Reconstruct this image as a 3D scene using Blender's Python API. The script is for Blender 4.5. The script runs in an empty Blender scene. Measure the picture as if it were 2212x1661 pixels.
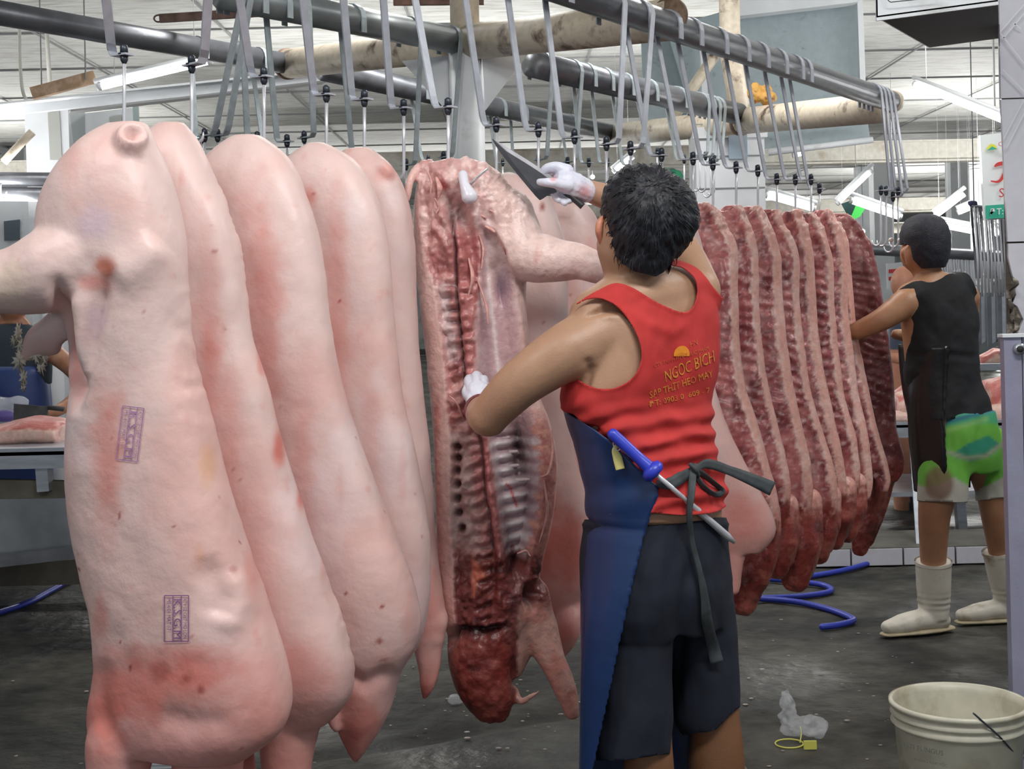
import bpy, bmesh, math, random
import numpy as np
from mathutils import Vector, Matrix
from mathutils.bvhtree import BVHTree

# ------------------------------------------------------------------ camera, light, exposure
SC = bpy.context.scene
COL = SC.collection
KD = 1.8                # lens factor: 1700 px x KD is the focal length of the 2212 x 1661 frame
FPX = 1700.0 * KD
PU, PV = 1106.0, 650.0  # principal point (horizon row at the centre column)
CAMH = 1.36
ROLL = math.radians(1.3)
CS, SN = math.cos(ROLL), math.sin(ROLL)
CAM = np.array([0.0, 0.0, CAMH])
CR = np.array([CS, 0.0, -SN]); CU = np.array([SN, 0.0, CS]); CF = np.array([0.0, 1.0, 0.0])
cd = bpy.data.cameras.new('camera'); cam = bpy.data.objects.new('camera', cd); COL.objects.link(cam)
cd.sensor_width = 36.0; cd.lens = FPX / 2212 * 36.0; cd.shift_y = -(830.5 - PV) / 2212.0
cd.clip_start = 0.05; cd.clip_end = 300
M = Matrix.Identity(4)
for i in range(3):
    M[i][0] = CR[i]; M[i][1] = CU[i]; M[i][2] = -CF[i]; M[i][3] = CAM[i]
cam.matrix_world = M
SC.camera = cam
SC.view_settings.view_transform = 'Standard'; SC.view_settings.look = 'None'
SC.view_settings.gamma = 1.0; SC.view_settings.use_curve_mapping = False
SC.view_settings.exposure = 0.0

W = bpy.data.worlds.new('World'); SC.world = W; W.use_nodes = True
bg = W.node_tree.nodes['Background']
bg.inputs[0].default_value = (0.86, 0.93, 1.0, 1); bg.inputs[1].default_value = 0.55

def area(name, loc, rot, sx, sy, power, color=(1, 0.985, 0.96)):
    l = bpy.data.lights.new(name, 'AREA'); l.shape = 'RECTANGLE'; l.size = sx; l.size_y = sy
    l.energy = power; l.color = color
    o = bpy.data.objects.new(name, l); COL.objects.link(o); o.location = loc; o.rotation_euler = rot
    return o
# rows of ceiling tubes in the hall (area lamps for the fluorescent fittings, most of them above the frame)
R_ = math.radians
area('tube_lamp_key', (0.9, 1.2, 3.2), (R_(16), R_(8), 0), 1.6, 0.5, 66)
area('tube_lamp_left', (-1.6, 1.6, 3.2), (R_(16), R_(-12), 0), 1.2, 0.4, 30)
area('tube_lamp_back', (0.2, 6.3, 3.3), (R_(0), 0, 0), 2.6, 0.3, 60)
area('tube_lamp_right', (3.0, 4.2, 3.3), (0, R_(10), 0), 0.4, 2.2, 55)
area('tube_lamp_far', (-2.5, 10.5, 3.3), (0, 0, 0), 3.0, 0.5, 90)
area('tube_lamp_far_right', (5.0, 13.0, 3.3), (0, 0, 0), 3.0, 0.5, 120)
area('wall_fill_lamp', (10, 34, 3.3), (R_(-25), 0, 0), 8.0, 0.6, 700)  # this lamp and the next are added to brighten the far wall
area('wall_fill_lamp', (-8, 34, 3.3), (R_(-25), 0, 0), 8.0, 0.6, 500)
# added upward area lamps, set low under the tubes, brighten the roof
for k, (x, y, s, p) in enumerate([(0.5, 2.0, 4, 35), (-4, 7.5, 3, 75), (3.5, 7.5, 3, 75), (0, 11, 5, 110), (-6, 15, 4, 130), (6, 15, 4, 150), (0, 21, 8, 240), (9, 24, 6, 240), (-8, 26, 6, 200), (3, 33, 8, 300)]):
    area('roof_fill_lamp', (x, y, 1.9 if y > 4 else 2.5), (math.pi, 0, 0), s, 0.4, p)

# ------------------------------------------------------------------ geometry helpers
ANCH = None             # (nominal depth, world depth) of the thing being built
def wY(Y): return KD * Y if ANCH is None else ANCH[1] + (Y - ANCH[0])
def iY(w): return w / KD if ANCH is None else w - ANCH[1] + ANCH[0]
def P(u, v, Y):
    Y = wY(Y); a = (u - PU) / FPX; b = -(v - PV) / FPX
    return CAM + Y * (CF + a * CR + b * CU)
def proj(V):
    d = (V - CAM) / V[:, 1:2]
    return PU + FPX * (d @ CR), PV - FPX * (d @ CU)

def h3(i, j, k, s):
    n = (i * 374761393 + j * 668265263 + k * 2147483647 + s * 974634777) & 0xFFFFFFFF
    n = ((n ^ (n >> 13)) * 1274126177) & 0xFFFFFFFF
    n = (n ^ (n >> 16)) & 0xFFFF
    return n / 65535.0
def noise3(p, s=0):
    q = np.floor(p).astype(np.int64); f = p - q; f = f * f * (3 - 2 * f)
    r = 0
    for a in (0, 1):
        for b in (0, 1):
            for c in (0, 1):
                w = (f[:, 0] if a else 1 - f[:, 0]) * (f[:, 1] if b else 1 - f[:, 1]) * (f[:, 2] if c else 1 - f[:, 2])
                r = r + w * h3(q[:, 0] + a, q[:, 1] + b, q[:, 2] + c, s)
    return r * 2 - 1
def fbm(p, sc=1.0, o=3, s=0):
    p = np.asarray(p) * sc; r = 0; a = 1.0; t = 0
    for i in range(o):
        r = r + a * noise3(p, s + i * 17); t += a; p = p * 2.03; a *= 0.5
    return r / t
def n2(u, v, sc, o=3, s=0):
    return fbm(np.stack([u, v, np.zeros_like(u)], 1), sc, o, s)
def sstep(x, a, b):
    t = np.clip((x - a) / (b - a), 0, 1); return t * t * (3 - 2 * t)
def lerp(a, b, t):
    return a + (b - a) * t
def srgb(r, g, b):
    c = np.array([r, g, b], float) / 255.0
    return np.where(c <= 0.04045, c / 12.92, ((c + 0.055) / 1.055) ** 2.4)
def mixc(C, col, m):
    C += (np.asarray(col)[None] - C) * np.clip(m, 0, 1)[:, None]
def segd(u, v, pts):
    """distance to a polyline and running parameter 0..1"""
    best = np.full(len(u), 1e9); par = np.zeros(len(u)); n = len(pts) - 1
    for i in range(n):
        ax, ay = pts[i]; bx, by = pts[i + 1]; dx, dy = bx - ax, by - ay; L = dx * dx + dy * dy + 1e-9
        t = np.clip(((u - ax) * dx + (v - ay) * dy) / L, 0, 1)
        d = np.hypot(u - ax - t * dx, v - ay - t * dy)
        m = d < best; best[m] = d[m]; par[m] = (i + t[m]) / n
    return best, par
def polysd(u, v, poly):
    """signed distance to a polygon, positive inside"""
    d, _ = segd(u, v, list(poly) + [poly[0]])
    ins = np.zeros(len(u), bool); n = len(poly)
    for i in range(n):
        x1, y1 = poly[i]; x2, y2 = poly[(i + 1) % n]
        c = (y1 > v) != (y2 > v)
        xx = (x2 - x1) * (v - y1) / (y2 - y1 + 1e-12) + x1
        ins ^= c & (u < xx)
    return np.where(ins, d, -d)
def smooth_poly(pts, k=3, closed=True):
    p = np.array(pts, float)
    for _ in range(k):
        q = np.roll(p, -1, 0)
        if closed:
            p = np.stack([p * .75 + q * .25, p * .25 + q * .75], 1).reshape(-1, 2)
        else:
            a = p[:-1] * .75 + p[1:] * .25; b = p[:-1] * .25 + p[1:] * .75
            p = np.concatenate([p[:1], np.stack([a, b], 1).reshape(-1, 2), p[-1:]])
    return [tuple(x) for x in p]
def curve3(pts, n=24):
    """Catmull-Rom through 3D points"""
    p = np.array(pts, float)
    if len(p) == 2: return np.array([lerp(p[0], p[1], t) for t in np.linspace(0, 1, max(2, n // 4))])
    q = np.concatenate([[2 * p[0] - p[1]], p, [2 * p[-1] - p[-2]]]); out = []
    m = len(p) - 1; per = max(2, n // m)
    for i in range(m):
        for t in np.linspace(0, 1, per, endpoint=False):
            a, b, c, d = q[i], q[i + 1], q[i + 2], q[i + 3]
            out.append(.5 * ((2 * b) + (-a + c) * t + (2 * a - 5 * b + 4 * c - d) * t * t + (-a + 3 * b - 3 * c + d) * t ** 3))
    out.append(p[-1]); return np.array(out)

class G:
    """geometry collector: vertices and polygons of ONE mesh"""
    def __init__(s): s.V = []; s.F = []; s.n = 0
    def add(s, V, F):
        V = np.asarray(V, float); s.V.append(V); s.F += [tuple(int(i) + s.n for i in f) for f in F]; s.n += len(V); return s
    def arr(s): return np.concatenate(s.V) if s.V else np.zeros((0, 3))
    def box(s, c, d, rz=0.0, R=None):
        c = np.asarray(c, float); x, y, z = np.asarray(d, float) / 2
        V = np.array([[i * x, j * y, k * z] for k in (-1, 1) for j in (-1, 1) for i in (-1, 1)])
        if R is None:
            R = np.array([[math.cos(rz), -math.sin(rz), 0], [math.sin(rz), math.cos(rz), 0], [0, 0, 1]])
        V = V @ np.asarray(R).T + c
        return s.add(V, [(0, 2, 3, 1), (4, 5, 7, 6), (0, 1, 5, 4), (2, 6, 7, 3), (0, 4, 6, 2), (1, 3, 7, 5)])
    def rings(s, R, caps=True, closed=True):
        R = [np.asarray(r, float) for r in R]; n = len(R[0]); V = np.concatenate(R); F = []
        for i in range(len(R) - 1):
            for j in range(n if closed else n - 1):
                k = (j + 1) % n
                F.append((i * n + j, i * n + k, (i + 1) * n + k, (i + 1) * n + j))
        if caps:
            V = np.concatenate([V, [R[0].mean(0)], [R[-1].mean(0)]]); a = len(V) - 2; b = a + 1; o = (len(R) - 1) * n
            for j in range(n):
                k = (j + 1) % n; F.append((a, k, j)); F.append((b, o + j, o + k))
        return s.add(V, F)
    def tube(s, pts, rad, seg=12, sx=None, flat=1.0, up=(0, 0, 1), caps=True, dome=False, exp=2.0):
        """tube through pts; rad float or list; flat = second radius factor"""
        p = np.asarray(pts, float); n = len(p)
        r = np.interp(np.linspace(0, 1, n), np.linspace(0, 1, len(rad)), rad) if hasattr(rad, '__len__') else np.full(n, rad)
        fl = np.interp(np.linspace(0, 1, n), np.linspace(0, 1, len(flat)), flat) if hasattr(flat, '__len__') else np.full(n, flat)
        T = np.gradient(p, axis=0); T /= np.linalg.norm(T, axis=1)[:, None] + 1e-12
        u = np.array(up, float); u = u - T[0] * (u @ T[0])
        if np.linalg.norm(u) < 1e-3: u = np.array([1.0, 0, 0]) - T[0] * T[0][0]
        if np.linalg.norm(u) < 1e-3: u = np.array([0, 1.0, 0]) - T[0] * T[0][1]
        R = []; th = np.linspace(0, 2 * math.pi, seg, endpoint=False)
        c, si = np.cos(th), np.sin(th)
        if exp != 2.0:
            c = np.sign(c) * np.abs(c) ** (2 / exp); si = np.sign(si) * np.abs(si) ** (2 / exp)
        fr = []
        for i in range(n):
            u = u - T[i] * (u @ T[i]); u /= np.linalg.norm(u); w = np.cross(T[i], u); fr.append((u.copy(), w))
            R.append(p[i] + r[i] * c[:, None] * w + r[i] * fl[i] * si[:, None] * u)
        if dome:
            pre = []; post = []
            for a in (0.25, 0.6, 0.87):
                k = math.sqrt(1 - a * a)
                pre.insert(0, p[0] - T[0] * r[0] * a + (R[0] - p[0]) * k)
                post.append(p[-1] + T[-1] * r[-1] * a + (R[-1] - p[-1]) * k)
            R = pre + R + post
        return s.rings(R, caps)
    def ell(s, c, r, R=None, seg=24, rn=14):
        th = np.linspace(0, 2 * math.pi, seg, endpoint=False); Rr = []
        for ph in np.linspace(-math.pi / 2 + .12, math.pi / 2 - .12, rn):
            q = np.stack([np.cos(th) * math.cos(ph), np.sin(th) * math.cos(ph), np.full(seg, math.sin(ph))], 1) * np.asarray(r)
            if R is not None: q = q @ np.asarray(R).T
            Rr.append(q + np.asarray(c))
        return s.rings(Rr)
    def obj(s, name, mat, parent=None, smooth=True, col=None, merge=None):
        return mk(name, s.arr(), s.F, mat, parent, smooth, col)

def mk(name, V, F, mat, parent=None, smooth=True, col=None, link=True):
    me = bpy.data.meshes.new(name)
    V = np.asarray(V, float)
    if isinstance(F, np.ndarray):
        F = F.tolist()
    me.from_pydata(V.tolist(), [], F)
    if smooth: me.polygons.foreach_set('use_smooth', np.ones(len(me.polygons), bool))
    if col is not None:
        at = me.color_attributes.new('Col', 'FLOAT_COLOR', 'POINT')
        c4 = np.ones((len(V), 4), np.float32); c4[:, :3] = np.clip(col, 0, 1); at.data.foreach_set('color', c4.ravel())
    me.update()
    if mat is not None: me.materials.append(mat)
    o = bpy.data.objects.new(name, me); COL.objects.link(o)
    if parent is not None:
        o.parent = parent; o.matrix_parent_inverse = Matrix.Translation(-parent.location)
    return o
def tag(o, label=None, cat=None, group=None, kind=None):
    if label: o['label'] = label
    if cat: o['category'] = cat
    if group: o['group'] = group
    if kind: o['kind'] = kind
    return o
def thing(name, label, cat, loc=(0, 0, 0), group=None):
    o = bpy.data.objects.new(name, None); COL.objects.link(o); o.location = [float(x) for x in loc]
    o.empty_display_size = 0.05
    return tag(o, label, cat, group)

def remesh(g, voxel, smooth=4, fac=0.5):
    me = bpy.data.meshes.new('tmp'); me.from_pydata(g.arr().tolist(), [], g.F); me.update()
    bm = bmesh.new(); bm.from_mesh(me); bmesh.ops.recalc_face_normals(bm, faces=bm.faces); bm.to_mesh(me); bm.free()
    o = bpy.data.objects.new('tmp', me); COL.objects.link(o)
    m = o.modifiers.new('r', 'REMESH'); m.mode = 'VOXEL'; m.voxel_size = voxel
    if smooth:
        m = o.modifiers.new('s', 'SMOOTH'); m.iterations = smooth; m.factor = fac
    dg = bpy.context.evaluated_depsgraph_get(); dg.update()
    e = o.evaluated_get(dg).to_mesh()
    n = len(e.vertices); V = np.empty(n * 3); e.vertices.foreach_get('co', V); V = V.reshape(-1, 3)
    m = len(e.polygons); ls = np.empty(m, int); e.polygons.foreach_get('loop_total', ls)
    lv = np.empty(ls.sum(), int); e.loops.foreach_get('vertex_index', lv)
    if (ls == 4).all(): F = lv.reshape(-1, 4)
    else:
        F = []; k = 0
        for t in ls: F.append(tuple(int(x) for x in lv[k:k + t])); k += t
    o.evaluated_get(dg).to_mesh_clear(); bpy.data.objects.remove(o); bpy.data.meshes.remove(me)
    return V, F
def tri(F):
    F = np.asarray(F)
    return np.concatenate([F[:, [0, 1, 2]], F[:, [0, 2, 3]]]) if F.shape[1] == 4 else F
def normals(V, F):
    T = tri(F); a, b, c = V[T[:, 0]], V[T[:, 1]], V[T[:, 2]]; n = np.cross(b - a, c - a)
    N = np.zeros_like(V)
    for k in range(3): np.add.at(N, T[:, k], n)
    N /= np.linalg.norm(N, axis=1)[:, None] + 1e-15
    return N
def clip(V, F, f):
    """keep the part of a mesh where scalar f > 0, cutting the faces exactly"""
    T = tri(F); V = list(map(tuple, V)); f = list(f); out = []; cache = {}
    def cut(i, j):
        k = (min(i, j), max(i, j))
        if k not in cache:
            t = f[i] / (f[i] - f[j]); a, b = np.array(V[i]), np.array(V[j])
            V.append(tuple(a + (b - a) * t)); f.append(0.0); cache[k] = len(V) - 1
        return cache[k]
    fa = np.array(f); s = fa > 0; cnt = s[T].sum(1)
    out = [tuple(t) for t in T[cnt == 3].tolist()]
    for t in T[(cnt > 0) & (cnt < 3)].tolist():
        poly = []
        for q in range(3):
            i, j = t[q], t[(q + 1) % 3]
            if f[i] > 0: poly.append(i)
            if (f[i] > 0) != (f[j] > 0): poly.append(cut(i, j))
        for q in range(1, len(poly) - 1): out.append((poly[0], poly[q], poly[q + 1]))
    V = np.array(V); T = np.array(out); used, inv = np.unique(T.ravel(), return_inverse=True)
    return V[used], inv.reshape(-1, 3)
def solidify(o, t, off=0.0):
    m = o.modifiers.new('thickness', 'SOLIDIFY'); m.thickness = t; m.offset = off; return o

# ------------------------------------------------------------------ materials
MATS = {}
def mat(name, color=(0.8, 0.8, 0.8), rough=0.5, metal=0.0, attr=False, var=0.0, vscale=20.0, bump=0.0, bscale=80.0,
        col2=None, m2=(0.5, 0.6), scale2=8.0, emit=None, estr=0.0, alpha=None, sss=0.0, spec=0.5, stretch=None, trans=0.0, coat=0.0, detail=6.0):
    if name in MATS: return MATS[name]
    m = bpy.data.materials.new(name); m.use_nodes = True; nt = m.node_tree; N = nt.nodes; L = nt.links
    b = N['Principled BSDF']
    b.inputs['Roughness'].default_value = rough; b.inputs['Metallic'].default_value = metal
    b.inputs['Specular IOR Level'].default_value = spec
    if coat: b.inputs['Coat Weight'].default_value = coat; b.inputs['Coat Roughness'].default_value = 0.15
    tc = N.new('ShaderNodeTexCoord'); vec = tc.outputs['Object']
    if stretch:
        mp = N.new('ShaderNodeMapping'); mp.inputs['Scale'].default_value = stretch; L.new(vec, mp.inputs['Vector']); vec = mp.outputs[0]
    if attr:
        a = N.new('ShaderNodeAttribute'); a.attribute_name = 'Col'; c = a.outputs['Color']
    else:
        r = N.new('ShaderNodeRGB'); r.outputs[0].default_value = (*color, 1); c = r.outputs[0]
    if col2 is not None:
        n = N.new('ShaderNodeTexNoise'); n.inputs['Scale'].default_value = scale2; n.inputs['Detail'].default_value = detail; n.inputs['Roughness'].default_value = .6
        L.new(vec, n.inputs['Vector'])
        cr = N.new('ShaderNodeMapRange'); cr.inputs[1].default_value = m2[0]; cr.inputs[2].default_value = m2[1]
        L.new(n.outputs['Fac'], cr.inputs[0])
        mx = N.new('ShaderNodeMix'); mx.data_type = 'RGBA'; L.new(cr.outputs[0], mx.inputs[0]); L.new(c, mx.inputs[6]); mx.inputs[7].default_value = (*col2, 1); c = mx.outputs[2]
    if var:
        n = N.new('ShaderNodeTexNoise'); n.inputs['Scale'].default_value = vscale; n.inputs['Detail'].default_value = 5
        L.new(vec, n.inputs['Vector'])
        cr = N.new('ShaderNodeMapRange'); cr.inputs[1].default_value = .3; cr.inputs[2].default_value = .7; cr.inputs[3].default_value = 1 - var; cr.inputs[4].default_value = 1 + var
        L.new(n.outputs['Fac'], cr.inputs[0])
        mx = N.new('ShaderNodeVectorMath'); mx.operation = 'SCALE'; L.new(c, mx.inputs[0]); L.new(cr.outputs[0], mx.inputs['Scale']); c = mx.outputs[0]
    L.new(c, b.inputs['Base Color'])
    if bump:
        n = N.new('ShaderNodeTexNoise'); n.inputs['Scale'].default_value = bscale; n.inputs['Detail'].default_value = 6
        L.new(vec, n.inputs['Vector'])
        bp = N.new('ShaderNodeBump'); bp.inputs['Strength'].default_value = 1.0; bp.inputs['Distance'].default_value = bump
        L.new(n.outputs['Fac'], bp.inputs['Height']); L.new(bp.outputs[0], b.inputs['Normal'])
    if emit is not None:
        b.inputs['Emission Color'].default_value = (*emit, 1); b.inputs['Emission Strength'].default_value = estr
    if sss:
        b.inputs['Subsurface Weight'].default_value = sss; b.inputs['Subsurface Radius'].default_value = (0.02, 0.006, 0.004); b.inputs['Subsurface Scale'].default_value = 1.0
    if trans: b.inputs['Transmission Weight'].default_value = trans; b.inputs['IOR'].default_value = 1.2
    if alpha is not None: b.inputs['Alpha'].default_value = alpha
    MATS[name] = m; return m
m_skin = mat('pig_skin', attr=True, rough=0.42, var=0.05, vscale=9, bump=0.0012, bscale=60, sss=0.12, spec=0.45)
m_meat = mat('raw_meat', attr=True, rough=0.33, var=0.12, vscale=55, bump=0.003, bscale=70, sss=0.08, spec=0.55)
m_bone = mat('bone_and_fat', (0.72, 0.56, 0.52), rough=0.35, var=0.15, vscale=60, bump=0.001, bscale=90)
m_human = mat('human_skin', attr=True, rough=0.45, var=0.05, vscale=30, bump=0.0005, bscale=200, sss=0.1)
m_hair = mat('black_hair', (0.012, 0.013, 0.018), rough=0.5, var=0.6, vscale=30, bump=0.004, bscale=60, stretch=(1, 1, .35), spec=.4)
m_strap = mat('galvanised_strap', (0.56, 0.59, 0.66), rough=0.42, metal=0.25, var=0.1, vscale=30)
m_strapd = mat('dull_strap', (0.42, 0.48, 0.51), rough=0.5, metal=0.45, var=0.15, vscale=30)
m_rod = mat('bright_rod', (0.74, 0.75, 0.8), rough=0.32, metal=0.45)
m_nut = mat('dark_nut', (0.06, 0.07, 0.09), rough=0.35, metal=0.6)
m_pipe = mat('grey_steel_pipe', (0.17, 0.18, 0.2), rough=0.36, metal=0.5, var=0.2, vscale=12, bump=.0006, bscale=60)
m_pipel = mat('light_grey_pipe', (0.26, 0.29, 0.3), rough=0.35, metal=0.45, var=0.15, vscale=12)
m_cream = mat('worn_cream_pipe', (0.66, 0.58, 0.46), rough=0.45, col2=(0.1, 0.05, 0.03), m2=(0.56, 0.7), scale2=9, var=.12, vscale=30, bump=.001, bscale=60, detail=10)
m_white = mat('white_paint', (0.72, 0.75, 0.78), rough=0.45, var=0.06, vscale=6, col2=(0.45, 0.45, 0.42), m2=(0.62, 0.8), scale2=5)
m_stainless = mat('stainless_steel', (0.42, 0.45, 0.5), rough=0.33, metal=0.6, var=0.15, vscale=8, stretch=(1, 1, 6))
# ------------------------------------------------------------------ pig carcasses
def rowY(u): return 2.764 / (1.29 - (u - PU) / FPX)
def prof(rows, n=120, sm=5):
    """rows: (v, xl, xr, half-thickness, dY) interpolated and smoothed"""
    a = np.array(rows, float); v = np.linspace(a[0, 0], a[-1, 0], n); out = [v]
    for k in range(1, a.shape[1]):
        x = np.interp(v, a[:, 0], a[:, k])
        pad = np.pad(x, sm, mode='reflect', reflect_type='odd'); w = np.hanning(2 * sm + 3)[1:-1]; w /= w.sum()
        out.append(np.convolve(pad, w, 'valid'))
    return np.stack(out, 1)
def body(g, rows, Y, yaw=20, seg=64, exp=2.5, n=120, sm=5, uref=None):
    y = math.radians(yaw); R = []; th = np.linspace(0, 2 * math.pi, seg, endpoint=False)
    c, s = np.cos(th), np.sin(th); c = np.sign(c) * np.abs(c) ** (2 / exp); s = np.sign(s) * np.abs(s) ** (2 / exp)
    w = math.cos(y) * CR - math.sin(y) * CF; nn = math.sin(y) * CR + math.cos(y) * CF
    for v, xl, xr, b, dy in prof(rows, n, sm):
        YY = Y + dy; a = (xr - xl) / 2 / FPX * wY(YY)
        a2 = math.sqrt(max(a * a - (b * math.sin(y)) ** 2, (a * .5) ** 2)) / math.cos(y)
        b = min(b, a2 * 1.0)
        R.append(P((xl + xr) / 2, v, YY) + a2 * c[:, None] * w + b * s[:, None] * nn)
    g.rings(R); return g
def limb(g, pts, rad, flat=1.0, seg=20, n=30):
    """pts: (u, v, Y) ; rad in metres"""
    p = curve3([P(*q) for q in pts], n); g.tube(p, rad, seg, flat=flat, dome=True); return g

SKINC = srgb(230, 202, 197); PINK = srgb(222, 168, 160); RED = srgb(214, 120, 108); DRED = srgb(150, 50, 45)
FAT = srgb(238, 196, 186); MEAT = srgb(160, 74, 74); DMEAT = srgb(96, 34, 38); BONE = srgb(214, 184, 182); CREAM = srgb(240, 222, 190)

def skin_col(V, N, u, v, seed, patches=(), vred=(1300, 1650), edge=None):
    C = np.tile(SKINC, (len(V), 1)); q = V * 1.0
    mixc(C, PINK, sstep(fbm(q, 5, 4, seed), -.15, .45) * .55)
    mixc(C, srgb(236, 218, 220), sstep(fbm(q, 7, 3, seed + 5), .05, .5) * .5)
    mixc(C, PINK, sstep(v, vred[0] - 500, vred[0]) * .3)
    mixc(C, RED, sstep(v + 90 * n2(u, v, .012, 2, seed), vred[0], vred[1]) * .55)
    bl = sstep(fbm(q, 26, 3, seed + 9), .48, .65) * .22
    mixc(C, RED, bl)
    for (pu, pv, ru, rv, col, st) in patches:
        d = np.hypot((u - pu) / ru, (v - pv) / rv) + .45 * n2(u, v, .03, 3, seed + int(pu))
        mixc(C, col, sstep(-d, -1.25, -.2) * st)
    sp = fbm(q, 70, 1, seed + 3); mixc(C, DRED, sstep(sp, .88, .96) * .5)
    return C
def groove(u, v, pts, w):
    d, t = segd(u, v, pts); return np.exp(-(d / w) ** 2) * np.minimum(1, np.minimum(t, 1 - t) * 5)

def pig(name, label, g, seed, voxel=.0065, disp=None, colf=None, patches=(), vred=(1300, 1650), loc=None, group=None, smooth=6, mtl=None):
    V, F = remesh(g, voxel, smooth); N = normals(V, F); u, v = proj(V)
    d = .006 * fbm(V, 6, 3, seed) + .0018 * fbm(V, 22, 3, seed + 1)
    if disp is not None: d = d + disp(V, N, u, v)
    V = V + N * d[:, None]; N = normals(V, F)
    C = skin_col(V, N, u, v, seed, patches, vred) if colf is None else colf(V, N, u, v)
    top = V[V[:, 2].argmax()]
    t = thing(name, label, 'carcass', loc if loc is not None else (V[:, 0].mean(), V[:, 1].mean(), V[:, 2].min()), group)
    o = mk('body', V, F, mtl or m_skin, t, True, C)
    return t, o, V, F
PG = 'whole pale pig carcasses hanging by the hind end'

# --- first carcass, nearest and leftmost
Y1 = 1.55; ANCH = (Y1, 2.79)
g = G()
body(g, [(264, 232, 318, .03, .0), (275, 205, 326, .05, 0), (300, 170, 334, .07, 0), (330, 143, 344, .085, 0), (380, 108, 366, .1, 0), (450, 84, 384, .105, 0),
         (520, 78, 398, .105, 0), (600, 95, 405, .1, 0), (680, 125, 410, .095, 0), (760, 140, 420, .09, 0), (830, 144, 433, .09, 0), (880, 143, 452, .09, 0),
         (960, 141, 472, .095, 0), (1060, 141, 502, .1, 0), (1150, 150, 532, .105, 0), (1250, 170, 566, .11, 0), (1350, 197, 598, .115, 0), (1440, 204, 622, .115, 0),
         (1500, 190, 634, .115, 0), (1560, 182, 626, .11, 0), (1600, 184, 585, .1, 0), (1625, 190, 540, .08, 0)], Y1, 18)
limb(g, [(190, 550, Y1 - .02), (110, 585, Y1 - .03), (30, 606, Y1 - .03), (-70, 612, Y1 - .03), (-170, 600, Y1)], [.085, .085, .068, .055, .045])
limb(g, [(215, 640, Y1 + .02), (130, 715, Y1 + .06), (90, 735, Y1 + .08), (62, 760, Y1 + .09)], [.06, .045, .036, .022])
limb(g, [(300, 1500, Y1), (262, 1610, Y1), (250, 1720, Y1), (235, 1830, Y1)], [.06, .072, .055, .04], 1.0)
limb(g, [(470, 1480, Y1 + .02), (452, 1600, Y1 + .02), (450, 1720, Y1 + .02), (452, 1800, Y1 + .02), (445, 1880, Y1)], [.13, .075, .068, .06, .035])
def d1(V, N, u, v):
    d = -.03 * groove(u, v, [(118, 590), (140, 700), (160, 800), (165, 900)], 16)
    d += -.016 * groove(u, v, [(232, 590), (215, 680), (195, 780), (172, 870)], 14)
    d += .014 * groove(u, v, [(165, 600), (178, 690), (180, 780), (178, 840)], 22)
    d += -.012 * groove(u, v, [(150, 640), (160, 740), (168, 830)], 7)
    d += .012 * groove(u, v, [(240, 600), (300, 570), (350, 520)], 40)
    # tail stump and anus
    r = np.hypot((u - 282) / 1.15, v - 303); d += .026 * np.exp(-((r - 17) / 11) ** 2) - .016 * np.exp(-(r / 9) ** 2)
    d += -.006 * groove(u, v, [(285, 335), (310, 345), (318, 338)], 5)
    d += -.008 * groove(u, v, [(225, 1420), (215, 1500), (230, 1600)], 18)
    d += -.010 * groove(u, v, [(440, 1200), (480, 1290), (470, 1340)], 30) + .007 * groove(u, v, [(500, 1230), (520, 1300), (480, 1370)], 28)
    d += -.006 * groove(u, v, [(330, 1540), (400, 1560), (520, 1560)], 25)
    d += .0018 * np.sin(v / 9.0 + 3 * n2(u, v, .02, 2, 4)) * sstep(u, 370, 400) * (1 - sstep(v, 880, 960)) * sstep(v, 560, 640) * .6
    return d
t1, ob1, V1, F1 = pig('pig_carcass', 'largest pale pig carcass at far left with two purple K.S.G.M stamps', g, 3, .0065, d1, vred=(1330, 1640), group=PG, patches=[
    (280, 1480, 150, 90, RED, .8), (420, 1450, 110, 60, RED, .7), (215, 1560, 60, 90, RED, .75), (235, 960, 42, 190, RED, .55), (230, 1080, 40, 130, RED, .3), (230, 575, 26, 28, srgb(196, 110, 84), .9), (205, 610, 40, 22, RED, .6),
    (450, 1010, 22, 50, srgb(222, 170, 130), .6), (545, 1230, 24, 60, RED, .45), (125, 1130, 30, 90, RED, .3), (150, 760, 16, 130, RED, .6), (205, 690, 22, 50, srgb(190, 165, 185), .5),
    (345, 1450, 25, 30, DRED, .5), (405, 1465, 16, 14, DRED, .7), (435, 1490, 10, 14, DRED, .7), (260, 1385, 4, 5, DRED, 1), (282, 1443, 5, 7, DRED, 1), (258, 1114, 4, 5, DRED, 1), (247, 1134, 3, 4, DRED, 1), (375, 1137, 6, 5, DRED, .9), (170, 1230, 4, 5, DRED, 1), (520, 1172, 4, 4, DRED, 1),
    (505, 1230, 10, 10, DRED, .4), (200, 480, 50, 40, srgb(214, 190, 205), .6), (285, 380, 60, 40, SKINC, .6), (150, 370, 30, 90, RED, .22), (215, 1330, 20, 60, RED, .5), (10, 610, 60, 60, CREAM, .35), (430, 1200, 14, 40, srgb(214, 160, 130), .5)])
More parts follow.
